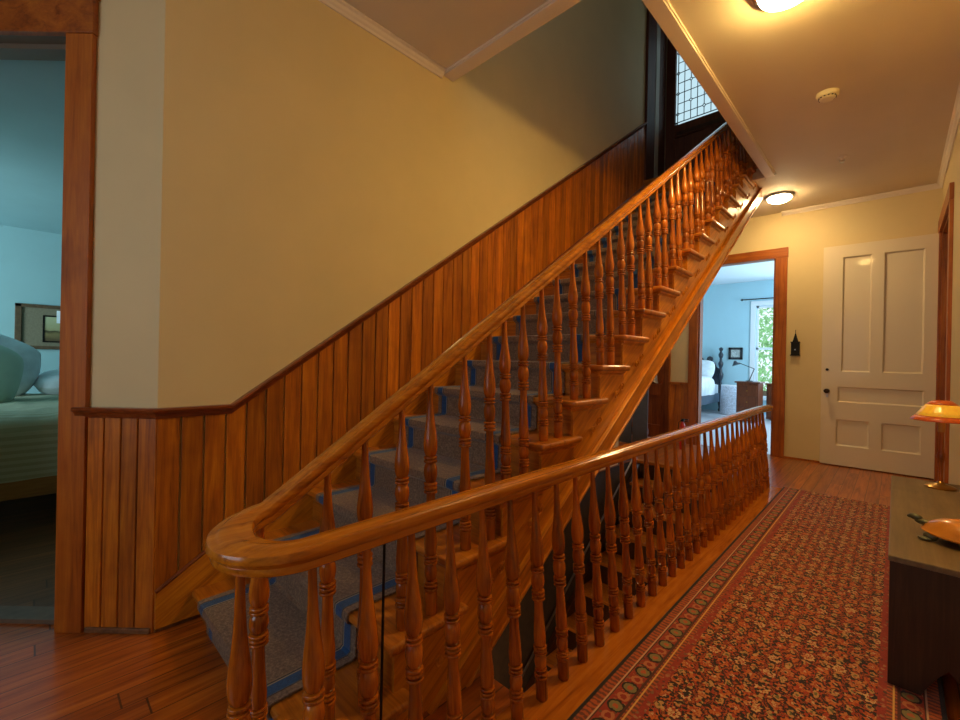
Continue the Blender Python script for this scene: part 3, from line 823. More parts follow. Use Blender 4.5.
def balprof(H, up=0.0):
    """turned profile; up > 0 lifts the upper turnings for the shorter balusters of the flight"""
    def ring(f, w=.011, rr=.0222):
        return [(f, rr - .0078), (f + w * .16, rr - .0012), (f + w * .38, rr), (f + w * .62, rr), (f + w * .84, rr - .0012), (f + w, rr - .0078)]
    u = up
    P = [(0, .0180), (.003, .0192), (.088, .0196), (.094, .0188)]
    P += ring(.099, .014) + ring(.115, .014) + ring(.131, .012, .0205)
    P += [(.147, .0162), (.158, .0188), (.175, .0206), (.192, .0192), (.203, .0166)]
    P += ring(.208, .013) + ring(.223, .014, .0216) + ring(.239, .013)
    P += [(.256, .0182), (.275, .0198), (.30, .0200), (.335, .0186), (.38, .0164), (.42 + u * .6, .0146), (.458 + u, .0138)]
    P += ring(.464 + u, .015) + ring(.481 + u, .016, .0220) + ring(.499 + u, .014)
    P += [(.516 + u, .0168), (.530 + u, .0200), (.552 + u, .0222), (.575 + u, .0212), (.590 + u, .0178)]
    P += ring(.596 + u, .014) + ring(.612 + u, .014, .0216)
    k = (1 - .63 - u) / .37
    for f, r_ in ((.0, .0176), (.014, .0206), (.035, .0226), (.06, .0229), (.09, .0214), (.125, .0183), (.165, .0149), (.205, .0124), (.25, .0106), (.31, .0093), (.37, .0086)):
        P.append((.63 + u + f * k, r_))
    return [(r_, f * H) for f, r_ in P]
bm_cache = {}
def baluster(x, y, z0, z1, xtop=None, up=0.0, ytop=None):
    H = round(z1 - z0, 3)
    if (H, up) not in bm_cache:
        bm = B(); lathe(bm, balprof(H, up), 14)
        o = obj('baluster', bm, W_BAL, None, smooth=True); bm_cache[(H, up)] = o
    else:
        o = bm_cache[(H, up)].copy(); C.objects.link(o)
    o.parent = bal; o.location = (x - bal.location.x, y - bal.location.y, z0)
    if xtop is not None: o.rotation_euler = (0, math.atan2(xtop - x, H), 0)
    return o
# level run
ylist = [1.164 + .126 * k for k in range(-6, 28)]
for yk in ylist:
    if yk < YE - .0: baluster(XB, yk, .004, zl - .046, XL)
# at the turn of the rail
a_ = math.radians(64); baluster(xc + rc * math.cos(a_) + .03, yc - rc * math.sin(a_), .0, zl - .046, xc + rc * math.cos(a_))
a_ = math.radians(176); baluster(xc + rc * math.cos(a_) + .01, yc - rc * math.sin(a_), .129, zl - .025, xc + rc * math.cos(a_), .04)
# rising run, two on each tread
for j in range(1, NS + 1):
    for dy_ in ((.045, .155) if j != 3 else (.07, .195)):
        yk = Rf(j) + dy_
        if yk < 4.97: baluster(XUB, yk, Zt(j), round(railtop(yk) - .046, 3), XU, .05)
bm = B(); tube(bm, [(-.862, .585, 0), (-.862, .585, .69)], .0035, 6)
obj('support_rod', bm, M_BLACK, bal, label='thin black iron rod below the level handrail')
# board the level run stands on
bm = B(); box(bm, -.865, -.706, .0, fy1 - .1, 0, .0045)
struct(obj('trim_22', bm, W_FBOARD, bevel=.001), 'varnished floor board under the level balusters beside the rug', 'trim')
bm = B(); box(bm, fx1 + .0, fx1 + .02, fy0, fy1, -.2, -.02)
struct(obj('trim_23', bm, W_STR), 'varnished facing board at the edge of the stairwell going down', 'trim')
bm = B(); box(bm, XS, fx1, fy1 - .03, fy1 + .05, -.03, .004); struct(obj('trim_24', bm, W_TREAD, bevel=.006), 'worn wooden nosing at the top of the cellar stair', 'trim')

# ------------------------------------------------------------------ cellar stair
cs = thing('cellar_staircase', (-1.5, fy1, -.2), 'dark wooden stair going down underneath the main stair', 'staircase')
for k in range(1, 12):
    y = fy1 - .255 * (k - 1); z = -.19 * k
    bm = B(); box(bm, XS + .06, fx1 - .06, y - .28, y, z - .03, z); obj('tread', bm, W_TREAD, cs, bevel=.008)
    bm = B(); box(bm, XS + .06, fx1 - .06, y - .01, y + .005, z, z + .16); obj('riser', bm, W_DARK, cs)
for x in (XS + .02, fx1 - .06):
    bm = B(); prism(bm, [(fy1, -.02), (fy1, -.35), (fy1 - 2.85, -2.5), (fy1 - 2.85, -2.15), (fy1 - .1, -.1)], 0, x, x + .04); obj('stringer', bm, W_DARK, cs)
hrl = thing('cellar_handrail', (XS + .07, 4.6, 0), 'thin metal handrail slanting down the wall of the cellar stair', 'handrail')
bm = B(); tube(bm, [(XS + .07, 4.66, .17), (XS + .07, 2.0, -1.78)], .009, 8); obj('rail', bm, M_CHROME, hrl)
for yk in (4.4, 3.3, 2.3):
    zk = .17 - (4.66 - yk) * .733
    if yk > 4.3: continue
    bm = B(); tube(bm, [(XS, yk, zk - .05), (XS + .05, yk, zk - .05), (XS + .07, yk, zk)], .006, 6); obj('bracket', bm, M_BLACK, hrl)

# ------------------------------------------------------------------ rug
bm = B(); box(bm, RUGX0, RUGX1, RUGY0, RUGY1, .0005, .010)
tag(obj('oriental_rug', bm, M_RUG, bevel=.003), 'long red oriental runner rug with small flower pattern on the hall floor', 'rug')

# ------------------------------------------------------------------ white door (open, flat against the far wall)
dx0, dx1, dz1 = -.598, .288, 2.405
dyb, dyf = YF - .012, YF - .052        # back, front of the leaf
def rrect(x0, x1, z0, z1, r, n=5):
    pts = []
    for (cx, cz, a0) in ((x1 - r, z1 - r, 0), (x0 + r, z1 - r, 90), (x0 + r, z0 + r, 180), (x1 - r, z0 + r, 270)):
        for k in range(n + 1):
            a = math.radians(a0 + 90 * k / n); pts.append((cx + r * math.cos(a), cz + r * math.sin(a)))
    return pts
panels = [(-.43, -.195, 1.03, 2.275, .004), (-.10, .195, 1.03, 2.275, .004), (-.455, .205, .70, .865, .004), (-.465, -.195, .225, .51, .035), (-.10, .19, .225, .51, .035)]
bm = B()
# leaf with recessed panels by stiles/rails between panel rectangles
def frame_cells(xs, zs):
    for i in range(len(xs) - 1):
        for k in range(len(zs) - 1):
            cx, cz = (xs[i] + xs[i + 1]) / 2, (zs[k] + zs[k + 1]) / 2
            if not any(p[0] < cx < p[1] and p[2] < cz < p[3] for p in panels):
                box(bm, xs[i], xs[i + 1], dyf, dyb, zs[k], zs[k + 1])
zs = [.012, .225, .51, .70, .865, 1.03, 2.275, dz1]
rows = [(.012, .225, []), (.225, .51, [panels[3], panels[4]]), (.51, .70, []), (.70, .865, [panels[2]]), (.865, 1.03, []), (1.03, 2.275, [panels[0], panels[1]]), (2.275, dz1, [])]
for z0, z1, ps in rows:
    x = dx0
    for p in ps:
        box(bm, x, p[0], dyf, dyb, z0, z1); x = p[1]
    box(bm, x, dx1, dyf, dyb, z0, z1)
for p in panels: box(bm, p[0] - .01, p[1] + .01, dyf + .016, dyb, p[2] - .01, p[3] + .01)
bmesh.ops.remove_doubles(bm, verts=bm.verts[:], dist=1e-5)
door = struct(obj('door_1', bm, M_WHITE), 'white five-panel door standing open flat against the far wall', 'door')
for p in panels:   # moulding round each panel
    x0, x1, z0, z1, r = p
    outer = rrect(x0 - .001, x1 + .001, z0 - .001, z1 + .001, max(r * .2, .001)); inner = rrect(x0 + .014, x1 - .014, z0 + .014, z1 - .014, max(r, .004))
    bm = B(); n = len(outer)
    Oo = [bm.verts.new((a, dyf + .001, b)) for a, b in outer]; Oi = [bm.verts.new((a, dyf + .017, b)) for a, b in inner]
    Ob = [bm.verts.new((a, dyf + .018, b)) for a, b in outer]
    for i in range(n):
        k = (i + 1) % n
        bm.faces.new([Oo[i], Oo[k], Oi[k], Oi[i]]); bm.faces.new([Ob[i], Ob[k], Oo[k], Oo[i]]); bm.faces.new([Oi[i], Oi[k], Ob[k], Ob[i]])
    obj('panel_moulding', bm, M_WHITE, door, smooth=False)
bm = B(); Mk = Matrix.Translation((-.545, dyf, .815)) @ Matrix.Rotation(PI / 2, 4, 'X')
lathe(bm, [(.024, 0), (.024, .006), (.009, .01), (.009, .035), (.022, .042), (.027, .055), (.024, .068), (.012, .074)], 16, Mk)
obj('knob', bm, plain('dark_bronze', (.06, .03, .018), .3, .7), door, smooth=True, label='dark round door knob')
bm = B(); lathe(bm, [(.014, 0), (.014, .004), (.008, .005)], 12, Matrix.Translation((-.548, dyf, 1.05)) @ Matrix.Rotation(PI / 2, 4, 'X'))
obj('lock_rosette', bm, M_BLACK, door, label='small black lock rosette')
boxo('keyhole_plate', -.553, -.537, dyf - .004, dyf, .745, .775, M_CHROME, door, label='small steel keyhole plate')
for z in (2.02, .35): boxo('hinge', dx1, dx1 + .016, dyf - .055, dyf + .01, z, z + .1, M_BLACK, door)

# brown panel door of the back passage
bm = B(); yb0, yb1 = YF + .03, YF + .07
box(bm, bx0 + .02, bx0 + .12, yb0, yb1, .01, 2.28); box(bm, bx1 - .12, bx1 - .02, yb0, yb1, .01, 2.28); box(bm, -2.69, -2.60, yb0, yb1, .01, 2.28)
for z0, z1 in ((.01, .2), (.62, .78), (1.0, 1.14), (2.14, 2.28)): box(bm, bx0 + .1, bx1 - .1, yb0, yb1, z0, z1)
box(bm, bx0 + .1, bx1 - .1, yb0 + .016, yb1, .05, 2.2)
door2 = struct(obj('door_2', bm, W_DOOR, bevel=.004), 'reddish brown panelled door beyond the stair', 'door')
bm = B(); lathe(bm, [(.02, 0), (.008, .01), (.008, .035), (.025, .045), (.025, .06), (.01, .065)], 14, Matrix.Translation((-2.52, yb0, .80)) @ Matrix.Rotation(PI / 2, 4, 'X'))
obj('knob', bm, M_BLACK, door2, smooth=True)
bm = B(); box(bm, bx0 - .1, bx0, YF - .02, YF, 0, 2.3); box(bm, bx1, bx1 + .015, YF - .02, YF, 0, 2.3); box(bm, bx0 - .1, bx1 + .02, YF - .024, YF, 2.3, 2.42)
box(bm, bx0, bx0 + .02, YF, YF + .1, 0, 2.3); box(bm, bx1 - .02, bx1, YF, YF + .1, 0, 2.3)
struct(obj('trim_25', bm, W_TRIM), 'wooden casing of the brown panelled door', 'door casing')
# grey screen boards left of it
gs = thing('grey_screen', (-2.75, 5.6, 0), 'dark grey boarded screen standing under the stair near the brown door', 'screen')
for k in range(3):
    bm = B(); x = -2.95 + .215 * k; box(bm, x, x + .20, 5.58, 5.60, 0, 1.2); obj('board', bm, M_GREY, gs, bevel=.003)
bm = B(); box(bm, -2.95, -2.32, 5.6, 5.62, .15, .22); box(bm, -2.95, -2.32, 5.6, 5.62, 1.0, 1.07); obj('batten', bm, M_GREY, gs)

# cloth hanging on the brown door
bm = B(); n = 8; F_ = []; Bk = []
for i in range(n + 1):
    t = i / n; x = -2.62 + .2 * t; yy2 = YF + .004 + .012 * math.sin(t * 9)
    F_.append((bm.verts.new((x - .01, yy2, .82 + .03 * math.sin(t * 5))), bm.verts.new((x * .35 - 2.52 * .65, yy2 + .004, 1.12))))
    Bk.append((bm.verts.new((x - .01, yy2 + .01, .82 + .03 * math.sin(t * 5))), bm.verts.new((x * .35 - 2.52 * .65, yy2 + .014, 1.12))))
for i in range(n):
    bm.faces.new([F_[i][0], F_[i + 1][0], F_[i + 1][1], F_[i][1]]); bm.faces.new([Bk[i][0], Bk[i + 1][0], Bk[i + 1][1], Bk[i][1]])
    for k in (0, 1): bm.faces.new([F_[i][k], F_[i + 1][k], Bk[i + 1][k], Bk[i][k]])
for i in (0, n): bm.faces.new([F_[i][0], F_[i][1], Bk[i][1], Bk[i][0]])
tag(obj('hanging_cloth', bm, M_SHIRT, smooth=True), 'pale cloth hanging on the brown panelled door just beyond the stair', 'cloth')

# fire extinguisher
fe = thing('fire_extinguisher', (-1.93, 5.72, 0), 'small red fire extinguisher standing on the floor beside the brown door', 'fire extinguisher')
M0 = Matrix.Translation((-1.93, 5.72, 0))
bm = B(); lathe(bm, [(.030, 0), (.034, .01), (.034, .27), (.029, .31), (.015, .335), (.013, .35)], 20, M0); obj('cylinder', bm, M_RED, fe, smooth=True)
bm = B(); box(bm, -1.948, -1.912, 5.705, 5.735, .35, .375); box(bm, -1.94, -1.86, 5.71, 5.73, .375, .385); box(bm, -1.93, -1.86, 5.712, 5.728, .355, .362); obj('valve', bm, M_BLACK, fe)
bm = B(); tube(bm, [(-1.945, 5.70, .36), (-1.965, 5.69, .34), (-1.972, 5.69, .25), (-1.97, 5.69, .14)], .005, 6); obj('hose', bm, M_BLACK, fe)

# black steeple ornament on the far wall
om = thing('wall_ornament', (-.845, YF, 1.2), 'black steeple-shaped metal ornament hanging on the far wall left of the white door', 'ornament')
bm = B()
prism(bm, [(-.885, 1.21), (-.805, 1.21), (-.805, 1.36), (-.818, 1.36), (-.845, 1.47), (-.872, 1.36), (-.885, 1.36)], 1, YF - .03, YF)
obj('body', bm, M_BLACK, om, bevel=.003)
bm = B(); prism(bm, [(-.89, 1.352), (-.80, 1.352), (-.80, 1.362), (-.89, 1.362)], 1, YF - .035, YF); box(bm, -.892, -.798, YF - .038, YF, 1.20, 1.212)
tube(bm, [(-.845, YF - .015, 1.46), (-.845, YF - .015, 1.5)], .003, 6); obj('ledge', bm, M_BLACK, om)
bm = B(); lathe(bm, [(.008, 0), (.008, .004)], 12, Matrix.Translation((-.845, YF - .03, 1.27)) @ Matrix.Rotation(PI / 2, 4, 'X')); obj('dial', bm, M_CHROME, om, label='small bright round dial')

# ------------------------------------------------------------------ ceiling fittings
def lamp(x, y, mat, label, r=.13):
    t = thing('ceiling_light', (x, y, HC), label, 'ceiling light', None)
    M0 = Matrix.Translation((x, y, HC)) @ Matrix.Rotation(PI, 4, 'X')
    bm = B(); lathe(bm, [(r, 0), (r + .008, .006), (r + .008, .02), (r, .024), (r - .01, .024), (r - .01, .0)], 32, M0, cap=False); obj('rim', bm, M_CHROME, t, smooth=True)
    bm = B(); lathe(bm, [(r - .014, .002), (r - .012, .03), (r - .02, .045), (r - .05, .062), (.03, .072), (.001, .073)], 32, M0); obj('glass_bowl', bm, mat, t, smooth=True)
lamp(-.397, 2.46, M_LAMP, 'round flush ceiling light glowing warm, the nearer one at the top edge', .13)
lamp(-.925, 5.54, M_LAMP2, 'small round flush ceiling light glowing white by the far wall', .12)
sd = thing('smoke_detector', (-.353, 3.64, HC), 'round cream smoke detector on the hall ceiling', 'smoke detector')
M0 = Matrix.Translation((-.353, 3.64, HC)) @ Matrix.Rotation(PI, 4, 'X')
bm = B(); lathe(bm, [(.062, 0), (.062, .012), (.056, .026), (.05, .030)], 28, M0); obj('base', bm, M_CREAMP, sd, smooth=True)
bm = B(); lathe(bm, [(.044, .030), (.044, .036), (.036, .042), (.03, .043)], 28, M0)
obj('grille', bm, M_CREAMP, sd, smooth=True)
bm = B()
for k in range(14):
    a = 2 * PI * k / 14; box(bm, .045, .05, -.004, .004, .028, .034, M0 @ Matrix.Rotation(a, 4, 'Z'))
obj('vent_slot', bm, M_BLACK, sd)
sk_ = thing('sprinkler', (-.36, 4.83, HC), 'small metal fire sprinkler head on the hall ceiling near the far lamp', 'sprinkler')
M0 = Matrix.Translation((-.36, 4.83, HC)) @ Matrix.Rotation(PI, 4, 'X')
bm = B(); lathe(bm, [(.032, 0), (.030, .006), (.012, .008), (.010, .03), (.004, .03)], 20, M0); obj('escutcheon', bm, M_TRIMW, sk_, smooth=True)
bm = B(); tube(bm, [(-.375, 4.83, HC - .028), (-.378, 4.83, HC - .042), (-.36, 4.83, HC - .052), (-.342, 4.83, HC - .042), (-.345, 4.83, HC - .028)], .003, 6)
lathe(bm, [(.016, .052), (.016, .055)], 14, M0); obj('deflector', bm, M_CHROME, sk_)

# ------------------------------------------------------------------ bench on the right
bn = thing('bench', (.14, 2.8, 0), 'low dark wooden bench with a worn brown top against the right wall', 'bench')
b0, b1, by0, by1, bz = -.010, .286, 2.06, 3.56, .452
bm = B(); box(bm, b0, b1, by0 - .004, by1, bz - .02, bz); obj('top', bm, W_BENCH_T, bn, bevel=.003, label='worn olive-brown bench top')
for yk in (by0, by1 - .07):
    bm = B()
    arch = [(b0 + .004, .011), (b0 + .085, .011), (b0 + .10, .045), (b0 + .125, .09), (.137, .12), (b1 - .125, .09), (b1 - .1, .045), (b1 - .085, .011), (b1, .011), (b1, bz - .02), (b0 + .004, bz - .02)]
    arch = arch if True else arch
    prism(bm, arch, 1, yk, yk + .035); obj('end_board', bm, W_BENCH_F, bn, bevel=.002)
bm = B(); box(bm, b0 + .02, b0 + .042, by0 + .035, by1 - .07, .14, bz - .02); obj('front_board', bm, W_BENCH_F, bn)
bm = B(); box(bm, b0 + .042, b1, by0 + .035, by1 - .07, .14, .16); obj('shelf', bm, W_BENCH_F, bn)

# table lamp on the bench
lx, ly = .182, 3.40
tl = thing('table_lamp', (lx, ly, bz), 'small table lamp with a yellow and orange glass shade on the bench', 'table lamp')
M0 = Matrix.Translation((lx, ly, bz))
bm = B(); lathe(bm, [(.062, 0), (.064, .006), (.055, .012), (.04, .018), (.02, .024), (.012, .035)], 28, M0); obj('base', bm, M_BRASS, tl, smooth=True)
bm = B(); lathe(bm, [(.011, .03), (.009, .05), (.010, .13), (.014, .15), (.018, .17), (.013, .19), (.009, .21), (.009, .29), (.012, .31)], 16, M0); obj('stem', bm, W_TRIM, tl, smooth=True)
bm = B(); lathe(bm, [(.014, .30), (.015, .305), (.015, .37), (.01, .375)], 16, M0); obj('candle_sleeve', bm, plain('ochre_sleeve', (.5, .25, .05), .4), tl, smooth=True)
Ms = Matrix.Translation((lx, ly, bz + .365))
def shade(seg=36):
    bm = B(); rings = []
    prof = [(.122, -.004, 1), (.112, .010, 1), (.100, .022, 0), (.085, .045, 0), (.068, .072, 0), (.060, .082, 0), (.050, .092, 1), (.040, .100, 1), (.034, .104, 1)]
    for r, z, k in prof:
        rings.append([bm.verts.new(Ms @ Vector((r * (1 + .02 * math.cos(12 * 2 * PI * i / seg)) * math.cos(2 * PI * i / seg), r * (1 + .02 * math.cos(12 * 2 * PI * i / seg)) * math.sin(2 * PI * i / seg), z))) for i in range(seg)])
    return bm, rings
for nm, rng, mt in (('shade_rim', (0, 1, 2), M_SHADE_R), ('lamp_shade', (2, 3, 4, 5), M_SHADE_Y), ('shade_crown', (5, 6, 7, 8), M_SHADE_R)):
    bm, rings = shade()
    keep = set()
    for a in rng[:-1]:
        for i in range(36): bm.faces.new([rings[a][i], rings[a][(i + 1) % 36], rings[a + 1][(i + 1) % 36], rings[a + 1][i]])
    bmesh.ops.delete(bm, geom=[v for v in bm.verts if not v.link_faces], context='VERTS')
    o = obj(nm, bm, mt, tl, smooth=True); m = o.modifiers.new('s', 'SOLIDIFY'); m.thickness = .003

# turtle figure on the bench
tx, ty = .198, 2.36
tu = thing('turtle_figure', (tx, ty, bz), 'orange-shelled turtle figure on the bench in front of the lamp', 'figurine')
MT = Matrix.Translation((tx, ty, bz)) @ Matrix.Rotation(math.radians(152), 4, 'Z')
def ell(bm, c, r, seg=20, rg=12, M=MT, zmin=-9, pw=1):
    rings = []
    for k in range(rg + 1):
        ph = -PI / 2 + PI * k / rg
        rings.append([bm.verts.new(M @ Vector((c[0] + r[0] * math.cos(ph) * math.cos(2 * PI * i / seg), c[1] + r[1] * math.cos(ph) * math.sin(2 * PI * i / seg), max(zmin, c[2] + r[2] * math.sin(ph))))) for i in range(seg)])
    for k in range(rg):
        for i in range(seg): bm.faces.new([rings[k][i], rings[k][(i + 1) % seg], rings[k + 1][(i + 1) % seg], rings[k + 1][i]])
    bmesh.ops.remove_doubles(bm, verts=bm.verts[:], dist=1e-6)
bm = B()
rings = []
for (f, z) in ((.80, .022), (1.0, .026), (1.03, .032), (.97, .038), (.92, .048), (.80, .064), (.62, .077), (.4, .086), (.2, .090), (.02, .091)):
    rings.append([bm.verts.new(MT @ Vector((.125 * f * math.cos(2 * PI * i / 32), .088 * f * math.sin(2 * PI * i / 32), z))) for i in range(32)])
for k in range(len(rings) - 1):
    for i in range(32): bm.faces.new([rings[k][i], rings[k][(i + 1) % 32], rings[k + 1][(i + 1) % 32], rings[k + 1][i]])
bm.faces.new(rings[0]); bm.faces.new(rings[-1])
obj('shell', bm, M_TURT, tu, smooth=True, label='glossy orange domed shell')
bm = B(); ell(bm, (0, 0, .026), (.105, .07, .016))
obj('belly', bm, M_TGRN, tu, smooth=True)
bm = B(); ell(bm, (.125, 0, .045), (.03, .014, .012)); ell(bm, (.152, 0, .057), (.022, .014, .012)); ell(bm, (.168, 0, .054), (.01, .009, .007))
obj('head', bm, M_TGRN, tu, smooth=True, label='dark green head and neck')
for sx, sy in ((1, 1), (1, -1), (-1, 1), (-1, -1)):
    bm = B(); ell(bm, (.075 * sx, .062 * sy, .016), (.022, .014, .016), zmin=.0); ell(bm, (.085 * sx, .078 * sy, .007), (.02, .013, .007), zmin=0)
    obj('leg', bm, M_TGRN, tu, smooth=True)
bm = B(); ell(bm, (-.13, 0, .03), (.018, .005, .005)); obj('tail', bm, M_TGRN, tu, smooth=True)

# ------------------------------------------------------------------ left bedroom furniture
bd = thing('bed', (-4.8, -.2, 0), 'low wooden bed with grey-green striped duvet in the left bedroom', 'bed')
e0, e1 = -1.05, .75
bm = B(); box(bm, -3.86, -3.82, e0, e1, .19, .345); obj('foot_rail', bm, W_BEDRAIL, bd, bevel=.006)
for yk in (e0, e1 - .04): bm = B(); box(bm, -6.2, -3.86, yk, yk + .04, .19, .345); obj('side_rail', bm, W_BEDRAIL, bd, bevel=.006)
for x in (-3.90, -6.2):
    for yk in (e0, e1 - .05): bm = B(); box(bm, x, x + .05, yk, yk + .05, 0, .2); obj('leg', bm, W_BEDRAIL, bd)
bm = B(); box(bm, -6.25, -6.2, e0, e1, 0, .6); obj('headboard', bm, W_BEDRAIL, bd, bevel=.01)
def soft(bm, x0, x1, y0, y1, z0, z1, n=14, amp=.012, seed=0):
    rnd = random.Random(seed)
    G = [[None] * (n + 1) for _ in range(n + 1)]
    for i in range(n + 1):
        for k in range(n + 1):
            u, v = i / n, k / n
            e = min(u, 1 - u, v, 1 - v); dr_ = (1 - min(1, e / .09)) ** 2 * .06
            G[i][k] = bm.verts.new((x0 + (x1 - x0) * u, y0 + (y1 - y0) * v, z1 - dr_ + rnd.uniform(-amp, amp)))
    for i in range(n):
        for k in range(n): bm.faces.new([G[i][k], G[i + 1][k], G[i + 1][k + 1], G[i][k + 1]])
    edge = [G[i][0] for i in range(n + 1)] + [G[n][k] for k in range(1, n + 1)] + [G[i][n] for i in range(n - 1, -1, -1)] + [G[0][k] for k in range(n - 1, 0, -1)]
    low = [bm.verts.new((v.co.x, v.co.y, z0 + rnd.uniform(-.008, .008))) for v in edge]
    m = len(edge)
    for i in range(m): bm.faces.new([edge[i], edge[(i + 1) % m], low[(i + 1) % m], low[i]])
    if n < 20: bm.faces.new(low)
bm = B(); soft(bm, -6.15, -3.90, e0 + .03, e1 - .03, .30, .46, 4, 0); obj('mattress', bm, M_DUVET, bd, smooth=True)
bm = B(); soft(bm, -5.75, -3.81, e0 - .03, e1 + .03, .30, .70, 22, .012, 3)
o = obj('duvet', bm, M_DUVET, bd, smooth=True); m = o.modifiers.new('s', 'SUBSURF'); m.levels = 1; m.render_levels = 2
def pillow(name, c, r, rot, mat, label, group=None):
    bm = B(); n = 18
    M0 = Matrix.Translation(c) @ rot
    for s in (1, -1):
        G = [[None] * (n + 1) for _ in range(n + 1)]
        for i in range(n + 1):
            for k in range(n + 1):
                u, v = 2 * i / n - 1, 2 * k / n - 1
                h = (max(0, 1 - u ** 4) * max(0, 1 - v ** 4)) ** .5
                pin = 1 - .06 * (1 - abs(v)) * abs(u) ** 3
                G[i][k] = bm.verts.new(M0 @ Vector((u * r[0] * (1 - .17 * u * u * v * v) , v * r[1] * (1 - .17 * u * u * v * v), s * h * r[2])))
        for i in range(n):
            for k in range(n): bm.faces.new([G[i][k], G[i + 1][k], G[i + 1][k + 1], G[i][k + 1]])
    bmesh.ops.remove_doubles(bm, verts=bm.verts[:], dist=1e-4)
    o = obj(name, bm, mat, smooth=True); tag(o, label, 'pillow', group); return o
rY = lambda a: Matrix.Rotation(math.radians(a), 4, 'Y')
rZ = lambda a: Matrix.Rotation(math.radians(a), 4, 'Z')
rX = lambda a: Matrix.Rotation(math.radians(a), 4, 'X')
pillow('pillow', (-4.95, -.37, .93), (.29, .36, .17), rZ(18) @ rX(-22) @ rY(62) , M_PIL, 'large pale green pillow leaning at the front of the bed on the left')
pillow('pillow', (-5.45, -.27, .99), (.27, .36, .15), rZ(10) @ rX(-24) @ rY(62), M_LINEN, 'pale blue-white pillow propped behind the green pillow')
pillow('pillow', (-5.55, .38, .80), (.25, .36, .10), rY(10), M_LINEN, 'flat pale pillow lying at the head of the bed by the door frame')
# picture over the bed
pw = thing('framed_picture', (BX, .2, 1.3), 'wide brown-framed landscape picture on the wall above the left bed', 'picture')
py0, py1, pz0, pz1 = -.11, 1.05, 1.10, 1.575
bm = B(); x = BX
for (a, b, c_, d_) in ((py0, py0 + .05, pz0, pz1), (py1 - .05, py1, pz0, pz1), (py0, py1, pz0, pz0 + .035), (py0, py1, pz1 - .035, pz1)): box(bm, x, x + .03, a, b, c_, d_)
obj('frame', bm, plain('brown_frame', (.10, .06, .03), .5, noise=.3, nscale=30), pw, bevel=.004)
boxo('mount', x, x + .014, py0 + .04, py1 - .04, pz0 + .03, pz1 - .03, plain('grey_brown_mount', (.20, .17, .11), .8, noise=.12, nscale=60), pw)
bm = B()
iy0, iy1, iz0, iz1 = .11, .83, 1.19, 1.45
for (a, b, c_, d_) in ((iy0 - .015, iy0, iz0, iz1), (iy1, iy1 + .015, iz0, iz1), (iy0 - .015, iy1 + .015, iz0 - .015, iz0), (iy0 - .015, iy1 + .015, iz1, iz1 + .015)): box(bm, x + .014, x + .02, a, b, c_, d_)
obj('inner_fillet', bm, M_BLACK, pw)
boxo('print', x + .012, x + .016, iy0, iy1, iz0, iz1, M_LAND, pw, label='green and brown landscape print')
boxo('paper_tag', x + .03, x + .033, .20, .245, 1.385, 1.52, M_LINEN, pw, label='small white paper tag stuck on the frame')

# ------------------------------------------------------------------ far bedroom furniture
fb = thing('bed', (-3.7, 10, 0), 'black four-poster style bed with white bedding in the far blue bedroom', 'bed')
px1, px0 = -2.86, -4.30
def post(x, y, h):
    bm = B(); M0 = Matrix.Translation((x, y, 0))
    pr = [(.03, 0), (.045, .03), (.03, .08), (.04, .14), (.05, .2), (.05, .45), (.04, .5), (.055, .56), (.035, .62), (.03, .7), (.055, .78), (.06, .84), (.035, .9), (.028, .98), (.05, 1.05), (.055, 1.09), (.03, 1.14), (.026, 1.2), (.048, 1.25), (.052, 1.29), (.03, 1.33), (.022, 1.36)]
    lathe(bm, [(r, z * h / 1.45) for r, z in pr] + [(.04, h * .96), (.045, h * .98), (.02, h)], 16, M0); return bm
obj('post', post(px1, 10.85, 1.45), M_NAVY, fb, smooth=True); obj('post', post(px0, 10.85, 1.45), M_NAVY, fb, smooth=True)
obj('post', post(px1, 8.95, .62), M_NAVY, fb, smooth=True); obj('post', post(px0, 8.95, .62), M_NAVY, fb, smooth=True)
bm = B()
hp = [(px0, .5), (px1, .5), (px1, .95), (px1 - .08, 1.0), (px1 - .12, 1.1), (px1 - .2, 1.18), (px1 - .34, 1.16), (px1 - .42, 1.24), (px1 - .55, 1.28), (px1 - .65, 1.2)]
mid = (px0 + px1) / 2; mir = [(2 * mid - a, b) for a, b in hp[2:]][::-1]
prism(bm, hp + mir, 1, 10.83, 10.87)
for s in (-1, 1): lathe(bm, [(.01, -.03), (.06, -.03), (.07, 0), (.06, .03), (.01, .03)], 18, Matrix.Translation((mid + s * .5, 10.83, 1.18)) @ Matrix.Rotation(PI / 2, 4, 'X'))
obj('headboard', bm, M_NAVY, fb, bevel=.01, label='black scrolled headboard')
for x in (px0, px1 - .03): bm = B(); box(bm, x, x + .03, 8.95, 10.85, .22, .42); obj('side_rail', bm, plain('grey_blue_rail', (.12, .16, .22), .4), fb)
bm = B(); box(bm, px0, px1, 8.93, 8.97, .22, .45); obj('foot_rail', bm, M_NAVY, fb)
bm = B(); soft(bm, px0 + .03, px1 - .03, 8.99, 10.8, .38, .66, 8, 0); obj('mattress', bm, M_LINEN, fb, smooth=True)
bm = B(); soft(bm, px0 - .03, px1 + .05, 9.02, 10.3, .42, .80, 20, .016, 5); o = obj('quilt', bm, M_LINEN, fb, smooth=True); o.modifiers.new('s', 'SUBSURF').levels = 1
pillow('pillow', (-3.2, 10.55, .93), (.30, .25, .11), rX(62), M_LINEN, 'white pillow against the black headboard, nearest the bed post')
pillow('pillow', (-3.92, 10.55, .93), (.30, .25, .11), rX(62), M_LINEN, 'white pillow against the far side of the black headboard')
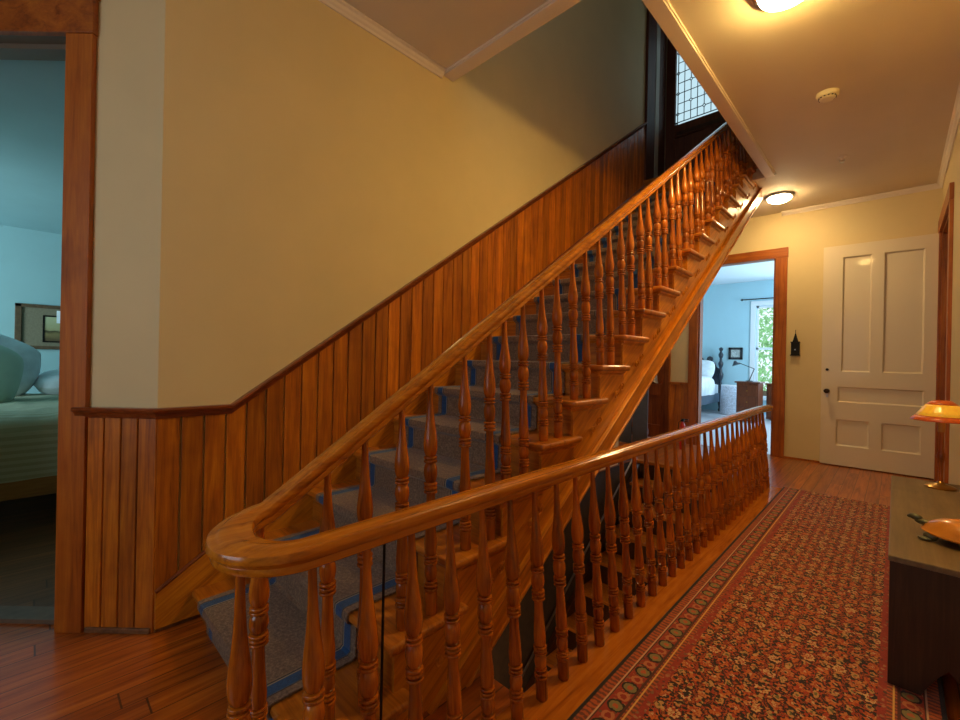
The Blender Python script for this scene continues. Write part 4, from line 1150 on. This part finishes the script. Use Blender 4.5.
# night table with cloth, small chest with reading lamp, second chest
nt = thing('night_table', (-2.6, 10.5, 0), 'cloth-covered pale night table beside the black bed post', 'table')
bm = B(); lathe(bm, [(.19, 0.01), (.185, .3), (.17, .60), (.16, .61)], 24, Matrix.Translation((-2.55, 10.4, 0))); obj('cloth', bm, plain('patterned_cloth', (.55, .6, .7), .85, noise=.35, nscale=45), nt, smooth=True)
bm = B(); lathe(bm, [(.17, .61), (.17, .63)], 24, Matrix.Translation((-2.55, 10.4, 0))); obj('table_top', bm, M_WBLUE, nt, smooth=True)
def chest(x0, x1, y0, y1, h, label):
    t = thing('chest_of_drawers', ((x0 + x1) / 2, (y0 + y1) / 2, 0), label, 'chest')
    boxo('carcass', x0, x1, y0, y1, .03, h - .025, W_CHEST, t, bevel=.003)
    boxo('top', x0 - .03, x1 + .03, y0 - .03, y1, h - .025, h, W_CHEST, t, bevel=.005)
    n = 3
    for k in range(n):
        z0 = .08 + (h - .14) / n * k
        d = boxo('drawer', x0 + .02, x1 - .02, y0 - .012, y0, z0, z0 + (h - .14) / n - .012, W_CHEST, t, bevel=.003)
        bm = B(); lathe(bm, [(.006, 0), (.006, .012), (.014, .018), (.010, .026)], 10, Matrix.Translation(((x0 + x1) / 2, y0 - .012, z0 + .1)) @ Matrix.Rotation(PI / 2, 4, 'X')); 
        kb = obj('knob', bm, M_BRASS, None); kb.parent = d; kb.matrix_parent_inverse = (Matrix.Translation(t.location)).inverted() @ Matrix.Identity(4) if False else Matrix.Identity(4)
    return t
chest(-2.15, -1.80, 9.2, 9.6, .76, 'small reddish brown chest of drawers in the far bedroom doorway view')
chest(-1.80, -1.2, 9.9, 10.3, .72, 'brown chest half hidden behind the right casing of the far bedroom doorway')
dl = thing('desk_lamp', (-2.0, 9.45, .76), 'thin black jointed desk lamp on the small chest in the far bedroom', 'desk lamp')
bm = B(); lathe(bm, [(.06, .76), (.06, .772), (.01, .778)], 16, Matrix.Translation((-2.0, 9.45, 0))); obj('base', bm, M_BLACK, dl, smooth=True)
bm = B(); tube(bm, [(-2.0, 9.45, .77), (-1.92, 9.45, 1.0)], .008, 6); tube(bm, [(-1.92, 9.45, 1.0), (-2.18, 9.42, 1.11)], .007, 6); obj('arm', bm, M_BLACK, dl)
bm = B(); lathe(bm, [(.075, -.05), (.04, -.005), (.02, .03), (.012, .035)], 18, Matrix.Translation((-2.23, 9.42, 1.11)) @ rY(-20)); obj('lamp_shade', bm, M_NAVY, dl, smooth=True)
# pictures and rod
def pic(x0, x1, z0, z1, label, fr=.035, mt=None):
    t = thing('wall_picture', ((x0 + x1) / 2, YB, z0), label, 'picture')
    bm = B()
    for (a, b, c_, d_) in ((x0, x0 + fr, z0, z1), (x1 - fr, x1, z0, z1), (x0, x1, z0, z0 + fr), (x0, x1, z1 - fr, z1)): box(bm, a, b, YB - .03, YB, c_, d_)
    obj('frame', bm, M_NAVY, t, bevel=.004); boxo('print', x0 + fr, x1 - fr, YB - .014, YB, z0 + fr, z1 - fr, mt or M_PHOTO, t)
pic(-2.74, -2.46, 1.18, 1.45, 'small square black-framed picture on the blue wall beside the window', .05)
pic(-3.95, -3.52, 1.55, 2.5, 'tall dark-framed picture at the left of the blue wall above the bed', .05)
cr = thing('curtain_rod', (-1.8, YB, 2.46), 'black curtain rod above the far bedroom window', 'curtain rod')
bm = B(); tube(bm, [(wx0 - .25, YB - .08, 2.50), (wx1 + .2, YB - .08, 2.50)], .012, 8); obj('rod', bm, M_BLACK, cr)
bm = B(); lathe(bm, [(.005, -.03), (.028, 0), (.005, .03)], 12, Matrix.Translation((wx0 - .26, YB - .08, 2.5)) @ rY(90)); obj('finial', bm, M_BLACK, cr, smooth=True)
bm = B(); tube(bm, [(wx0 - .2, YB, 2.5), (wx0 - .2, YB - .08, 2.5)], .008, 6); obj('bracket', bm, M_BLACK, cr)
# trees beyond the window
def tree(x, y, r, h, label, seed):
    rnd = random.Random(seed)
    t = thing('tree', (x, y, -3), label, 'tree', )
    bm = B(); tube(bm, [(x, y, -3), (x + .1, y, -.5), (x, y, h)], .14, 8); obj('trunk', bm, M_BARK, t)
    bm = B()
    for _ in range(1600):
        v = Vector((rnd.gauss(0, 1), rnd.gauss(0, 1), rnd.gauss(0, 1))).normalized() * r * rnd.uniform(.5, 1)
        p = Vector((x, y, h)) + Vector((v.x, v.y, v.z * 1.5)); s = rnd.uniform(.07, .14)
        a = Vector((rnd.uniform(-1, 1), rnd.uniform(-1, 1), rnd.uniform(-1, 1))).normalized(); b = a.orthogonal().normalized()
        bm.faces.new([bm.verts.new(p - a * s), bm.verts.new(p + b * s * .5), bm.verts.new(p + a * s), bm.verts.new(p - b * s * .5)])
    obj('foliage', bm, M_LEAF, t)
tree(-3.2, 17.5, 1.9, 0.2, 'leafy green tree seen low in the far bedroom window', 1)
tree(-3.7, 23.8, 2.1, 1.6, 'taller leafy tree farther off in the far bedroom window', 2)

# ------------------------------------------------------------------ light
wd = bpy.data.worlds.new('world'); sc.world = wd; wd.use_nodes = True
nt_ = wd.node_tree; bg = nt_.nodes['Background']
bg.inputs[0].default_value = (.72, .86, 1, 1); bg.inputs[1].default_value = 1.1
def area(name, loc, rot, sx, sy, power, col, shape='RECTANGLE'):
    l = bpy.data.lights.new(name, 'AREA'); l.shape = shape; l.size = sx; l.size_y = sy; l.energy = power; l.color = col
    o = bpy.data.objects.new(name, l); C.objects.link(o); o.location = loc; o.rotation_euler = rot; return o
# area lights added to stand in for daylight, mostly where no window is built
area('daylight_back_fill', (-1.2, -1.68, 1.55), (-PI / 2, 0, 0), 1.3, 1.6, 6, (.85, .92, 1)).rotation_euler = (PI / 2, 0, 0)  # fill light added in front of the invented back window
area('daylight_left_bedroom', (-4.9, -2.9, 1.5), (PI / 2, 0, 0), 1.4, 1.5, 85, (.66, .92, 1))  # added at a wall without a window, in place of daylight
area('daylight_far_bedroom', (-.6, YB - .1, 1.6), (-PI / 2, 0, 0), 1.4, 1.5, 60, (.62, .84, 1))  # added beside the window, not in its opening
area('far_bedroom_side_fill', (XR + .4, 8.6, 1.6), (0, PI / 2, 0), 1.5, 1.4, 70, (.62, .84, 1))  # extra light added at the windowless side wall to brighten the room
area('daylight_upper_hall', (.0, 1.5, 4.6), (0, PI / 2, 0), 1.2, 1.2, 6, (.95, .97, .9))  # hangs inside the upper hall, no window there

l = bpy.data.lights.new('cellar_fill_light', 'POINT'); l.energy = 14; l.color = (1, .62, .28); l.shadow_soft_size = .06  # unseen point light added to brighten the cellar steps
o = bpy.data.objects.new('cellar_fill_light', l); C.objects.link(o); o.location = (-1.35, 1.7, -1.0)

# ------------------------------------------------------------------ camera
f, H = 433., 1.1
yaw = math.atan(416 / 433.); roll = math.atan(.02)
cam = bpy.data.cameras.new('camera'); co = bpy.data.objects.new('camera', cam); C.objects.link(co)
cam.sensor_width = 36; cam.lens = f / 960 * 36; cam.clip_start = .02
cam.shift_y = (358 - 360) / 960 * 1.0
Fv = Vector((-math.sin(yaw), math.cos(yaw), 0)); Rv = Vector((math.cos(yaw), math.sin(yaw), 0)); Uv = Vector((0, 0, 1))
c, s = math.cos(roll), math.sin(roll)
# image axes: horizon drops to the right
Rc = Rv * c + Uv * s; Uc = Uv * c - Rv * s
Mx = Matrix((Rc, Uc, -Fv)).transposed().to_4x4(); Mx.translation = Vector((0, 0, H))
co.matrix_world = Mx
sc.camera = co
vs = sc.view_settings; vs.view_transform = 'Standard'; vs.look = 'None'; vs.gamma = 1; vs.use_curve_mapping = False; vs.exposure = 0.38
